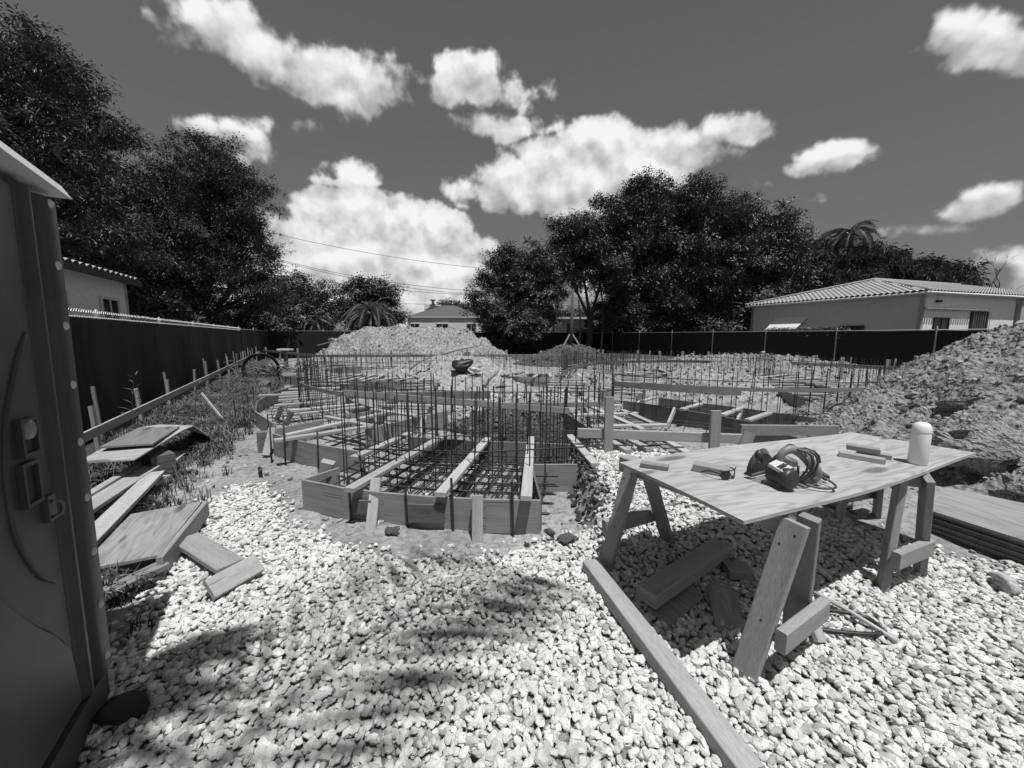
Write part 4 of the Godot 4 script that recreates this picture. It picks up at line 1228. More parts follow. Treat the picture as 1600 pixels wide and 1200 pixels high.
	quad(eave, le - Vector3(0, 0.1, 0), lf - Vector3(0, 0.1, 0), lf - lo * 0.3 - Vector3(0, 0.1, 0), le - lo * 0.3 - Vector3(0, 0.1, 0))
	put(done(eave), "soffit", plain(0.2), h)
	window(h, la.lerp(lb, 0.80) + lo * 0.01 + Vector3(0, 1.75, 0), ld, 0.95, 0.9, 2, trim)
	window(h, la.lerp(lb, 0.50) + lo * 0.01 + Vector3(0, 1.75, 0), ld, 0.95, 0.9, 2, trim)
	# --- white house behind the mound
	h = thing("bungalow", "white bungalow with dark hip roof behind the flat-topped mound", "house", Vector3(-7.1, 0, -42.0))
	put(box_mesh(Vector3(-4.2, 0, -7), Vector3(3.9, 3.55, 0)), "wall", white, h)
	var roof := new_st()
	var r0 := Vector3(-4.4, 3.55, 0.12); var r1 := Vector3(4.1, 3.55, 0.12); var r2 := Vector3(4.4, 3.55, -7.5); var r3 := Vector3(-4.7, 3.55, -7.5)
	var t0 := Vector3(-0.9, 5.0, -3.5); var t1 := Vector3(0.4, 5.0, -3.5)
	quad(roof, r0, t0, t1, r1); quad(roof, r2, t1, t0, r3); tri(roof, r3, t0, r0); tri(roof, r1, t1, r2)
	put(done(roof), "roof", textured(0.10, noise_tex(0.05, 0.6, 1.2, 4, 71, 256), 0.95), h)
	put(box_mesh(Vector3(-4.4, 3.44, 0.04), Vector3(4.1, 3.56, 0.14)), "fascia", trim, h)
	for q in [[-1.1, 1.3], [-3.9, 1.0], [2.2, 1.0]]:
		window(h, Vector3(q[0], 1.75, 0.01), Vector3.RIGHT, q[1], 1.05, 2, trim)
	h = thing("chimney_house", "flat white roof turret with vent showing beside the date palm crown", "house", Vector3(-10.5, 0, -52.0))
	put(box_mesh(Vector3(-1.2, 0, -2), Vector3(1.6, 5.6, 0)), "wall", white, h)
	put(lathe_mesh([Vector2(0.2, 5.6), Vector2(0.2, 6.1), Vector2(0.42, 6.15), Vector2(0.3, 6.4), Vector2(0.0, 6.45)], 12), "vent", plain(0.5), h)
	h = thing("shed", "small pale flat-roofed shed glimpsed beside the bare trunks", "shed", Vector3(6.0, 0, -44.5))
	put(box_mesh(Vector3(-1.3, 0, -3), Vector3(2.2, 3.4, 0)), "wall", white, h)
	put(box_mesh(Vector3(-1.6, 3.4, -3.3), Vector3(2.5, 3.62, 0.4)), "roof", trim, h)
	put(box_mesh(Vector3(0.3, 1.0, 0.005), Vector3(1.1, 2.9, 0.03)), "door", plain(0.12), h)
	# --- car whose roof shows above the rock pile
	var car := thing("parked_car", "pale rounded roof of a car parked beyond the rock pile", "car", Vector3(19.4, 0.0, -13.4), 0.5)
	var body := SurfaceTool.new()
	body.begin(Mesh.PRIMITIVE_TRIANGLES)
	body.set_smooth_group(0)
	var prof := [[-2.3, 0.45, 0.75], [-2.25, 0.95, 0.85], [-1.4, 1.1, 0.9], [-0.75, 1.9, 0.72], [0.0, 2.02, 0.72], [1.2, 1.98, 0.72], [1.9, 1.75, 0.72], [2.25, 1.0, 0.85], [2.3, 0.45, 0.8]]
	for i in prof.size() - 1:
		var p: Array = prof[i]
		var q: Array = prof[i + 1]
		var sec := func(e: Array) -> Array: return [Vector3(e[0], 0.35, 0.9), Vector3(e[0], minf(e[1], 1.05), 0.92), Vector3(e[0], e[1] - 0.08, e[2]), Vector3(e[0], e[1], e[2] - 0.15), Vector3(e[0], e[1], -e[2] + 0.15), Vector3(e[0], e[1] - 0.08, -e[2]), Vector3(e[0], minf(e[1], 1.05), -0.92), Vector3(e[0], 0.35, -0.9)]
		var s0: Array = sec.call(p)
		var s1: Array = sec.call(q)
		for j in 7: quad(body, s0[j], s0[j + 1], s1[j + 1], s1[j])
	body.generate_normals()
	put(body.commit(), "body", plain(0.45, 0.3), car)
	var wheel := lathe_mesh([Vector2(0, -0.1), Vector2(0.2, -0.11), Vector2(0.32, -0.1), Vector2(0.34, 0), Vector2(0.32, 0.1), Vector2(0.2, 0.11), Vector2(0, 0.1)], 18)
	for sx in [-1.4, 1.4]:
		for sz in [-0.86, 0.86]: put(wheel, "wheel", mats.rubber, car, Transform3D(Basis(Vector3.RIGHT, PI / 2), Vector3(sx, 0.34, sz)))

func make_wires() -> void:
	var runs := [[Vector3(-30, 13.8, -46), Vector3(6, 9.4, -50), 1.0, "topmost thin power line, alone high across the big cloud"], [Vector3(-30, 11.0, -48), Vector3(8, 6.6, -50), 1.6, "lowest of the paired power lines crossing the foot of the big cloud"], [Vector3(-32, 9.3, -48), Vector3(10, 6.5, -52), 0.9, "power line just under the pair that crosses the foot of the cloud"], [Vector3(-32, 6.0, -50), Vector3(26, 5.4, -50), 0.3, "low power line just above the bungalow roof and the date palms"], [Vector3(-30, 11.1, -48.2), Vector3(8, 7.1, -50), 1.5, "upper of the paired power lines crossing the foot of the big cloud"]]
	for r in runs:
		var pts := []
		for i in 25:
			var t := i / 24.0
			pts.append(r[0].lerp(r[1], t) - Vector3(0, r[2] * 4 * t * (1 - t), 0))
		tag(put(tube_mesh(pts, [0.022], 4), "power_line", mats.black), r[3], "power line", "overhead power lines")

# ---------------------------------------------------------------- footing: rebar and forms
var rod: CylinderMesh
var table_rows := []

func bar(root: Node3D, called: String, a: Vector3, b: Vector3, r: float) -> void:
	var y := (b - a).normalized()
	var x := y.cross(Vector3.UP if absf(y.y) < 0.9 else Vector3.RIGHT).normalized()
	put(rod, called, mats.rebar, root, Transform3D(Basis(x * r, y * a.distance_to(b), x.cross(y) * r), (a + b) / 2))

func on_ring(c: Vector3, r: float, deg: float, y := 0.0) -> Vector3:
	var t := deg_to_rad(deg)
	return Vector3(c.x + r * sin(t), y, c.z + r * cos(t))

func ring_cage(label: String, c: Vector3, r: float, from: float, to: float, gap: float, height: float, mats_too := true) -> Node3D:
	var root := thing("rebar_cage", label, "rebar cage")
	var n := int(absf(to - from) / 360.0 * TAU * r / gap)
	for i in n + 1:
		var t := lerpf(from, to, float(i) / n) + rng.randfn() * 0.15
		var rr := r + (0.07 if i % 2 else -0.07)
		var p := on_ring(c, rr, t, 0.02)
		bar(root, "upright_bar", p, p + Vector3(rng.randfn() * 0.02, height * rng.randf_range(0.94, 1.05), rng.randfn() * 0.02), 0.0066)
	var m := int(absf(to - from) / 6.0) + 2
	for k in [-0.55, -0.3, 0.3, 0.55] if mats_too else []:
		var pts := []
		for i in m: pts.append(on_ring(c, r + k, lerpf(from, to, float(i) / (m - 1)), 0.11))
		put(tube_mesh(pts, [0.008], 5), "mat_bar", mats.rebar, root)
	for hh in [0.3, height * 0.82]:
		var pts := []
		for i in m: pts.append(on_ring(c, r + 0.085, lerpf(from, to, float(i) / (m - 1)), hh))
		put(tube_mesh(pts, [0.007], 5), "hoop_bar", mats.rebar, root)
	if mats_too:
		var q := int(absf(to - from) / 360.0 * TAU * r / 0.3)
		for i in q:
			var t := lerpf(from, to, (i + 0.5) / q)
			bar(root, "stirrup", on_ring(c, r - 0.62, t, 0.10), on_ring(c, r + 0.62, t, 0.10), 0.007)
	return root

func bent_strip(root: Node3D, called: String, c: Vector3, r: float, from: float, to: float, y0: float, y1: float, tall: float, m: Material) -> void:
	var st := new_st()
	var n := maxi(3, int(absf(to - from) / 4.0))
	for i in n:
		var f0 := float(i) / n
		var f1 := (i + 1.0) / n
		var yy0 := Vector3(0, lerpf(y0, y1, f0), 0)
		var yy1 := Vector3(0, lerpf(y0, y1, f1), 0)
		for s: float in [0.0, 0.014]:
			var a := on_ring(c, r + s, lerpf(from, to, f0)) + yy0
			var b := on_ring(c, r + s, lerpf(from, to, f1)) + yy1
			quad(st, a + Vector3(0, tall, 0), b + Vector3(0, tall, 0), b, a)
		var a2 := on_ring(c, r, lerpf(from, to, f0)) + yy0 + Vector3(0, tall, 0)
		var b2 := on_ring(c, r, lerpf(from, to, f1)) + yy1 + Vector3(0, tall, 0)
		var a3 := on_ring(c, r + 0.014, lerpf(from, to, f0)) + yy0 + Vector3(0, tall, 0)
		var b3 := on_ring(c, r + 0.014, lerpf(from, to, f1)) + yy1 + Vector3(0, tall, 0)
		quad(st, a2, b2, b3, a3)
	put(done(st), called, m, root)

func ring_forms(root: Node3D, c: Vector3, r: float, half: float, from: float, to: float, step: float, tall := 0.27) -> void:
	var n := maxi(1, int(absf(to - from) / 11.0))
	for i in n:
		for s in [-half, half]:
			panel(root, "form_panel", on_ring(c, r + s, lerpf(from, to, float(i) / n), tall), on_ring(c, r + s, lerpf(from, to, (i + 1.0) / n), tall), tall, 0.02, pick("ply", 0, 2))
	var q := int(absf(to - from) / step)
	for i in q:
		var t := lerpf(from, to, (i + 0.5) / q) + rng.randfn() * 0.6
		beam(root, "spreader", on_ring(c, r - half - 0.12 * rng.randf(), t, tall + 0.02), on_ring(c, r + half + 0.25 * rng.randf(), t, tall + 0.022), 0.088, 0.038, pick("pine", 1, 3))

func strip_form(root: Node3D, a: Vector3, b: Vector3, half: float, step: float, tall := 0.26) -> void:
	var side := (b - a).cross(Vector3.UP).normalized() * half
	var up := Vector3(0, tall, 0)
	for s: int in [-1, 1]: panel(root, "form_panel", a + side * s + up, b + side * s + up, tall, 0.025, pick("ply", 0, 2))
	var n := int(a.distance_to(b) / step)
	for i in n:
		var p := a.lerp(b, (i + 0.5) / n) + up + Vector3(0, 0.021, 0)
		var skew := (b - a).normalized() * rng.randfn() * 0.06
		beam(root, "spreader", p - side * rng.randf_range(1.05, 1.3) - skew, p + side * rng.randf_range(1.05, 1.3) + skew, 0.088, 0.038, pick("pine", 1, 3))

func polyline_panels(root: Node3D, pts: Array, tall: float, lo := 0, hi := 2) -> void:
	for i in pts.size() - 1: panel(root, "form_panel", pts[i], pts[i + 1], tall + 0.04, 0.02, pick("ply", lo, hi))

func make_footings() -> void:
	rod = CylinderMesh.new()
	rod.top_radius = 1.0
	rod.bottom_radius = 1.0
	rod.height = 1.0
	rod.radial_segments = 6
	rod.rings = 1
	# --- projecting pad closest to the gravel
	var f := thing("footing_form", "curved plywood form round the wide footing bordering the gravel", "formwork")
	polyline_panels(f, PAD_FRONT, 0.25, 1, 2)
	polyline_panels(f, PAD_RETURN, 0.25, 1, 2)
	polyline_panels(f, PAD_BACK, 0.27, 0, 1)
	panel(f, "form_panel", PAD_FRONT[5] + Vector3(0.0, 0, -0.02), Vector3(0.2, 0.25, -3.7), 0.27, 0.02, mats.ply0)
	for s in PAD_SPREADERS: beam(f, "spreader", s[0], s[1], 0.09, 0.038, pick("pine", 2, 3))
	for s in PAD_SIDE: panel(f, "form_panel", s[0], s[1], 0.31, 0.02, mats.ply2)
	for s in PAD_STAKES: beam(f, "stake", s[0] - Vector3(0, 0.08, 0), s[1], 0.085, 0.036, mats.pine2, Vector3(0, 0.25, 1))
	for q in [[PAD_FRONT[1].lerp(PAD_FRONT[2], 0.45), 0.16, 0.12], [PAD_FRONT[2].lerp(PAD_FRONT[3], 0.85), 0.30, 0.16]]:
		var p: Vector3 = q[0] + Vector3(0.02, -0.13, 0.022)
		beam(f, "patch_plate", p - Vector3(q[1] / 2, 0, -0.02), p + Vector3(q[1] / 2, 0, 0.04), q[2], 0.015, mats.old0, Vector3(0.2, 0, 1))
	for t: float in [0.24, 0.5, 0.68, 0.9]:
		var p: Vector3 = PAD_FRONT[0].lerp(PAD_FRONT[5], t)
		var k := int(t * 5)
		p = PAD_FRONT[k].lerp(PAD_FRONT[k + 1], t * 5 - k) + Vector3(0, 0, 0.03)
		bar(f, "pin", Vector3(p.x, -0.1, p.z), Vector3(p.x - 0.01, 0.33 + 0.1 * rng.randf(), p.z), 0.010)
	var cage := thing("rebar_cage", "thicket of upright rebar standing in the wide footing bordering the gravel", "rebar cage")
	for row in 3:
		var cnt: int = [17, 19, 18][row]
		for i in cnt:
			var t := (i + 0.5) / cnt
			var k := mini(int(t * 5), 4)
			var p: Vector3 = PAD_FRONT[k].lerp(PAD_FRONT[k + 1], t * 5 - k)
			p += Vector3([0.12, 0.28, 0.5][row] * (0.3 + t), 0, [-0.58, -0.95, -1.32][row]) + Vector3(rng.randfn() * 0.025, 0, rng.randfn() * 0.025)
			p.y = 0.02
			bar(cage, "upright_bar", p, p + Vector3(rng.randfn() * 0.015, rng.randf_range(0.93, 1.02), rng.randfn() * 0.015), 0.0066)
	for layer in 2:
		for j in 7:
			var pts := []
			for p in PAD_FRONT: pts.append(Vector3(p.x + 0.05 * j + (0.1 if p == PAD_FRONT[0] else 0.0), 0.07 + 0.1 * layer, p.z - 0.12 - 0.2 * j))
			pts[-1].x += 0.08
			put(tube_mesh(pts, [0.008], 5), "mat_bar", mats.rebar, cage)
		for j in 15:
			var t := (j + 0.5) / 15.0
			var k := mini(int(t * 5), 4)
			var p: Vector3 = PAD_FRONT[k].lerp(PAD_FRONT[k + 1], t * 5 - k)
			bar(cage, "mat_bar", Vector3(p.x + 0.02, 0.085 + 0.1 * layer, p.z - 0.06), Vector3(p.x + 0.36, 0.085 + 0.1 * layer, p.z - 1.48), 0.008)
	for yy in [0.42, 0.28]:
		put(tube_mesh([Vector3(-1.6, yy, -3.75), Vector3(-0.3, yy - 0.02, -3.7), Vector3(0.95, yy, -3.85)], [0.008], 5), "tie_bar", mats.rebar, cage)
	beam(cage, "guide_strip", Vector3(-2.05, 0.86, -4.62), Vector3(0.62, 0.74, -4.08), 0.07, 0.02, mats.pine0, Vector3(0, 0.1, 1))
	beam(cage, "guide_strip", Vector3(-1.5, 0.84, -4.5), Vector3(-0.25, 0.86, -4.45), 0.09, 0.02, mats.old1, Vector3(0, 0.1, 1))
	# --- footing that runs off along the verge
	f = thing("footing_form", "plywood footing forms with pale spreader boards beside the grassy verge", "formwork")
	polyline_panels(f, LEFT_FRONT, 0.27, 0, 2)
	for s in LEFT_PANELS: panel(f, "form_panel", s[0], s[1], 0.29, 0.025, pick("ply", 0, 2))
	for s in LEFT_BOX: panel(f, "form_panel", s[0], s[1], 0.3, 0.09, mats.old1)
	for s in LEFT_BOARDS: beam(f, "spreader", s[0], s[1], 0.088, 0.038, pick("pine", 2, 3))
	for s in LEFT_BRACES: beam(f, "brace", s[0], s[1], 0.085, 0.036, pick("pine", 1, 2), Vector3(0.5, 0, 1))
	var ca := Vector3(0.2, 0, -10.0)
	ring_forms(f, ca, 5.0, 0.8, -40, -100, 60)
	strip_form(f, Vector3(-1.9, 0, -6.6), Vector3(-2.6, 0, -11.2), 0.42, 0.55)
	var a := ring_cage("long curved row of upright rebar bending round towards the grassy verge", ca, 5.0, 14, -100, 0.115, 1.0)
	bent_strip(a, "guide_strip", ca, 5.1, -52, 12, 0.66, 0.62, 0.06, mats.pine0)
	for i in 30:
		var p := on_ring(ca, 5.9 + rng.randf() * 0.2, -38 - i * 2.2, -0.05)
		if i % 4 == 0: bar(a, "pin", p, p + Vector3(0, 0.5, 0), 0.009)
	# --- middle footing behind the work table
	f = thing("footing_form", "straight timber footing forms with cross boards behind the work table", "formwork")
	for s in MID_PANELS: panel(f, "form_panel", s[0], s[1], 0.28, 0.035, pick("ply", 0, 1))
	for s in MID_BOARDS: beam(f, "spreader", s[0], s[1], 0.088, 0.038, pick("pine", 2, 3))
	var g := thing("rebar_cage", "flat rebar mats lying between the cross boards behind the work table", "rebar cage")
	for i in 9: bar(g, "mat_bar", Vector3(0.95 + i * 0.13, 0.1, -6.6), Vector3(1.1 + i * 0.13, 0.1, -3.9), 0.008)
	for i in 16: bar(g, "mat_bar", Vector3(0.9, 0.115, -6.5 + i * 0.16), Vector3(2.2, 0.115, -6.55 + i * 0.16), 0.008)
	for i in 6: bar(g, "upright_bar", Vector3(0.35 + 0.13 * i, 0.02, -4.35 - 0.03 * (i % 2)), Vector3(0.36 + 0.13 * i, 0.98, -4.35), 0.0066)
	for i in 8: bar(g, "bent_bar", Vector3(0.3 + i * 0.09, 0.3, -3.78), Vector3(0.33 + i * 0.09, 0.1, -4.1), 0.008)
	var rail := thing("barrier_rail", "horizontal two by six nailed to upright stakes behind the work table", "barrier")
	var ra: Vector3 = GATE_RAIL[0][0]
	var rb: Vector3 = GATE_RAIL[0][1]
	beam(rail, "rail", ra, rb, 0.105, 0.04, mats.pine2, Vector3(0.05, 0, 1))
	beam(rail, "stake", Vector3(1.07, 0.0, -4.16), Vector3(1.07, 0.88, -4.16), 0.098, 0.04, mats.pine1, Vector3(0.05, 0, 1))
	beam(rail, "stake", Vector3(2.17, 0.0, -4.0), Vector3(2.16, 0.76, -4.0), 0.11, 0.04, mats.pine1, Vector3(0.05, 0, 1))
	beam(rail, "gusset", Vector3(2.42, 0.1, -4.0), Vector3(2.55, 0.52, -4.02), 0.13, 0.03, mats.ply2, Vector3(0.05, 0, 1))
	beam(rail, "rail", Vector3(2.5, 0.52, -4.12), Vector3(3.9, 0.42, -4.5), 0.12, 0.04, mats.pine0, Vector3(0.2, 0, 1))
	tag(beam(self, "wooden_stake", Vector3(5.25, -0.1, -6.08), Vector3(5.25, 0.36, -6.08), 0.17, 0.05, mats.old2, Vector3(0.3, 0, 1)), "wide stake driven in at the toe of the rock pile", "stake")
	# --- ring beside the rock pile
	var cb := Vector3(4.9, 0, -9.8)
	f = thing("footing_form", "curved footing forms with radiating spreader boards below the rock pile", "formwork")
	polyline_panels(f, RING_FRONT, 0.27, 0, 1)
	polyline_panels(f, RING_BACK, 0.27, 0, 1)
	for s in RING_BOARDS: beam(f, "spreader", s[0], s[1], 0.088, 0.038, pick("pine", 2, 3))
	for s in RING_BRACES: beam(f, "brace", s[0], s[1], 0.085, 0.036, pick("pine", 2, 3), Vector3(0.7, 0, 0.7))
	ring_forms(f, cb, 3.7, 0.75, 25, 150, 6)
	ring_forms(f, cb, 3.7, 0.75, 160, 240, 8)
	strip_form(f, Vector3(2.3, 0, -8.3), Vector3(4.6, 0, -13.0), 0.4, 0.5)
	strip_form(f, Vector3(6.4, 0, -7.4), Vector3(7.6, 0, -12.0), 0.4, 0.55)
	a = ring_cage("tall ring of closely spaced rebar beside the rock pile", cb, 3.7, -60, 250, 0.112, 0.98)
	bent_strip(a, "guide_strip", cb, 3.82, -42, 68, 0.64, 0.70, 0.06, mats.pine0)
	bent_strip(a, "guide_strip", cb, 3.82, -50, -18, 0.58, 0.58, 0.10, mats.pine0)
	bent_strip(a, "guide_strip", cb, 3.62, 150, 215, 0.62, 0.58, 0.09, mats.old0)
	bent_strip(a, "guide_strip", cb, 3.62, 215, 262, 0.58, 0.40, 0.09, mats.old1)
	# --- far footings
	var cc := Vector3(-4.6, 0, -14.6)
	f = thing("footing_form", "curved footing forms in front of the flat-topped mound", "formwork")
	ring_forms(f, cc, 2.9, 0.6, -130, 100, 9)
	strip_form(f, Vector3(-5.4, 0, -11.3), Vector3(-2.4, 0, -11.0), 0.4, 0.5)
	a = ring_cage("far ring of rebar standing in front of the flat-topped mound", cc, 2.9, -180, 110, 0.125, 0.9)
	bent_strip(a, "guide_strip", cc, 3.0, -105, -62, 0.5, 0.30, 0.05, mats.pine2)
	var cd := Vector3(1.4, 0, -14.6)
	f = thing("footing_form", "small footing forms with splayed boards in front of the dark root mound", "formwork")
	ring_forms(f, cd, 2.4, 0.55, -70, 150, 10)
	strip_form(f, Vector3(1.2, 0, -8.6), Vector3(1.6, 0, -11.2), 0.4, 0.5)
	strip_form(f, Vector3(3.9, 0, -14.9), Vector3(7.4, 0, -14.4), 0.4, 0.5)
	for q in [[Vector3(1.2, 0, -11.4), Vector3(1.25, 0.42, -11.5)], [Vector3(1.45, 0.05, -11.4), Vector3(1.85, 0.45, -11.8)], [Vector3(2.25, 0.08, -11.3), Vector3(2.0, 0.4, -11.6)]]:
		beam(f, "brace", q[0], q[1], 0.09, 0.04, mats.pine3, Vector3(0.3, 0, 1))
	beam(f, "column_form", Vector3(2.35, 0, -16.6), Vector3(2.35, 1.0, -16.6), 0.3, 0.2, mats.old0, Vector3(0, 0, 1))
	beam(f, "column_form", Vector3(2.85, 0, -16.9), Vector3(2.85, 0.9, -16.9), 0.2, 0.2, mats.old0, Vector3(0, 0, 1))
	ring_cage("far row of rebar in front of the dark root mound", cd, 2.4, -75, 160, 0.125, 0.95)

	var cf := Vector3(6.6, 0, -14.2)
	f = thing("footing_form", "footing forms curving along the spoil ridge before the chain link fence", "formwork")
	ring_forms(f, cf, 2.5, 0.5, -150, 90, 10)
	ring_cage("far ring of rebar along the spoil ridge before the chain link fence", cf, 2.5, -150, 120, 0.14, 0.95)

# ---------------------------------------------------------------- work table and tools
func make_table() -> void:
	var l := Vector3(0.64, 0.80, -2.21)
	var fr := Vector3(0.93, 0.80, -1.46)
	var r := Vector3(3.18, 0.76, -2.55)
	var bk := Vector3(2.80, 0.77, -3.09)
	var rows := []
	for j in 5:
		var row := []
		for i in 13:
			var s := i / 12.0
			var t := j / 4.0
			var p := l.lerp(bk, s).lerp(fr.lerp(r, s), t)
			p.y += -0.02 * sin(PI * s) * t + 0.012 * sin(s * 5.0 + t * 2.0) - 0.03 * pow(maxf(0, s - 0.75) * 4, 2) * t * 0.5
			row.append(p)
		rows.append(row)
	table_rows = rows
	var top := put(sheet_mesh(rows, 0.017, 0.42), "plywood_sheet", mats.ply3)
	tag(top, "sagging plywood sheet laid across two sawhorses as a work table", "plywood sheet")
	var e1 := HORSE_LEGS[0][1] as Vector3
	_horse("sawhorse carrying the end of the work table by the gravel bank", Vector3(0.80, 0.70, -2.34), Vector3(1.27, 0.70, -1.60), [Vector3(0.62, 0.05, -2.36), Vector3(1.12, 0.07, -2.58), Vector3(1.06, -0.02, -1.58), Vector3(1.47, -0.02, -1.82)])
	_horse("sawhorse carrying the end of the work table by the stacked plywood", Vector3(2.83, 0.665, -2.92), Vector3(2.42, 0.665, -2.22), [Vector3(2.62, 0.0, -2.95), Vector3(3.1, 0.0, -3.1), Vector3(2.26, 0.0, -2.17), Vector3(2.67, 0.0, -2.34)])

func table_y(x: float, z: float) -> float:
	var best := 1e9
	var y := 0.8
	for row: Array in table_rows:
		for i in row.size() - 1:
			for k in 4:
				var p: Vector3 = row[i].lerp(row[i + 1], k / 4.0)
				var d := Vector2(p.x - x, p.z - z).length_squared()
				if d < best:
					best = d
					y = p.y
	return y

func _horse(label: String, p: Vector3, q: Vector3, feet: Array) -> void:
	var h := thing("sawhorse", label, "sawhorse")
	var ax := (q - p).normalized()
	var side := ax.cross(Vector3.UP).normalized()
	beam(h, "crossbeam", p - ax * 0.12 + Vector3(0, 0.02, 0), q - ax * 0.03 + Vector3(0, 0.02, 0), 0.09, 0.10, mats.pine1)
	for i in 4:
		var end := p if i < 2 else q
		var foot: Vector3 = feet[i]
		var s := signf((foot - end).dot(side))
		var top := end + side * s * 0.055 + Vector3(0, 0.05, 0)
		var out := (foot - top).cross(ax).normalized()
		if not mats.has("screw"): mats.screw = lathe_mesh([Vector2(0, 0.0015), Vector2(0.0045, 0.001), Vector2(0.0055, 0)], 8)
		for k in 3:
			var at: Vector3 = foot.lerp(top, [0.93, 0.86, 0.40][k]) + out * 0.0192 * signf(out.dot(side * s)) + ax * [0.02, -0.025, 0.0][k]
			var on: Vector3 = out * signf(out.dot(side * s))
			put(mats.screw, "screw_head", mats.black, h, Transform3D(Basis(ax, on, ax.cross(on)), at))
		beam(h, "leg", foot, top, 0.105 if i > 1 else 0.095, 0.038, mats["pine%d" % [1, 0, 1, 0][i]], out)
	for e in 2:
		var a: Vector3 = feet[e * 2].lerp(p if e == 0 else q, 0.36)
		var b: Vector3 = feet[e * 2 + 1].lerp(p if e == 0 else q, 0.36)
		var outward := ax * (1.0 if e else -1.0)
		var d := (b - a).normalized()
		beam(h, "stretcher", a - d * 0.03 + outward * 0.085, b + d * 0.08 + outward * 0.085, 0.10, 0.045, mats.pine1, outward)

func make_table_things() -> void:
	# offcuts
	var on := 0.80
	var set_blocks := [[Vector3(0.74, 0.815, -2.13), Vector3(0.87, 0.815, -2.06), 0.05, 0.028, "pine0", "dark short offcut on the corner of the work table above the sawhorse"], [Vector3(1.02, 0.822, -2.08), Vector3(1.16, 0.822, -1.98), 0.075, 0.042, "pine1", "two by four offcut lying beside the safety glasses"], [Vector3(2.16, 0.803, -2.46), Vector3(2.34, 0.803, -2.33), 0.055, 0.034, "pine2", "longest offcut at the bottom of the three stacked blocks"], [Vector3(2.33, 0.803, -2.52), Vector3(2.46, 0.803, -2.41), 0.055, 0.034, "pine1", "short offcut beside the white bottle under the stacked block"], [Vector3(2.26, 0.838, -2.52), Vector3(2.39, 0.838, -2.42), 0.055, 0.034, "pine0", "offcut resting on top of the two lower blocks"]]
	for q in set_blocks:
		var lift: float = q[0].y - (0.8 if q[0].x < 2.0 else 0.786) + table_y(q[0].x, q[0].z) - 0.001
		q[0].y = lift
		q[1].y = q[3] / 2 + table_y(q[1].x, q[1].z) + (lift - q[3] / 2 - table_y(q[0].x, q[0].z))
		tag(beam(self, "wood_block", q[0], q[1], q[2], q[3], mats[q[4]]), q[5], "wood block", "offcuts on the work table")
	# bottle
	var b := thing("water_bottle", "white plastic jug with a hinged spout lid standing on the work table", "bottle", Vector3(2.545, table_y(2.545, -2.33), -2.33))
	var wh := plain(0.72, 0.35)
	put(lathe_mesh([Vector2(0, 0), Vector2(0.042, 0.002), Vector2(0.047, 0.012), Vector2(0.046, 0.19), Vector2(0.044, 0.205), Vector2(0.0445, 0.21)], 28), "body", wh, b)
	put(lathe_mesh([Vector2(0.046, 0.208), Vector2(0.046, 0.222), Vector2(0.042, 0.245), Vector2(0.032, 0.26), Vector2(0.018, 0.268), Vector2(0, 0.27)], 28), "lid", wh, b)
	put(tube_mesh(curve([Vector3(0.008, 0.252, 0.0), Vector3(0.03, 0.266, 0.0), Vector3(0.066, 0.264, 0.0)], 6), [0.018, 0.018, 0.017, 0.016, 0.015, 0.014, 0.013], 8), "spout", plain(0.12, 0.5), b)
	put(tube_mesh(curve([Vector3(0.04, 0.205, 0.02), Vector3(0.056, 0.19, 0.015), Vector3(0.047, 0.165, 0.01)], 6), [0.008], 6), "clip", plain(0.3, 0.4), b)
	# safety glasses
	var g := thing("safety_glasses", "dark wraparound safety glasses beside the offcut on the work table", "safety glasses", Vector3(1.15, table_y(1.15, -1.93), -1.93), 0.5)
	var lens := plain(0.015, 0.08)
	for s: int in [-1, 1]:
		var st := SurfaceTool.new()
		st.begin(Mesh.PRIMITIVE_TRIANGLES)
		st.set_smooth_group(0)
		for i in 6:
			for j in 3:
				var pt := func(u: float, v: float) -> Vector3:
					var wv := 0.022 * sqrt(maxf(0.0, 1.0 - pow(absf(u * 2 - 1), 3)))
					return Vector3(s * (0.008 + 0.06 * u), 0.026 + wv * (v * 2 - 1), -0.02 * u * u * 1.4)
				quad(st, pt.call(i / 6.0, (j + 1) / 3.0), pt.call((i + 1) / 6.0, (j + 1) / 3.0), pt.call((i + 1) / 6.0, j / 3.0), pt.call(i / 6.0, j / 3.0))
		st.generate_normals()
		put(st.commit(), "lens", lens, g)
		put(tube_mesh(curve([Vector3(s * 0.068, 0.034, -0.026), Vector3(s * 0.072, 0.034, -0.08), Vector3(s * 0.068, 0.012, -0.13)], 6), [0.0035], 5), "temple", mats.black, g)
	put(tube_mesh(curve([Vector3(-0.068, 0.046, -0.024), Vector3(0, 0.05, 0.002), Vector3(0.068, 0.046, -0.024)], 8), [0.003], 5), "brow_bar", mats.black, g)
	_saw()

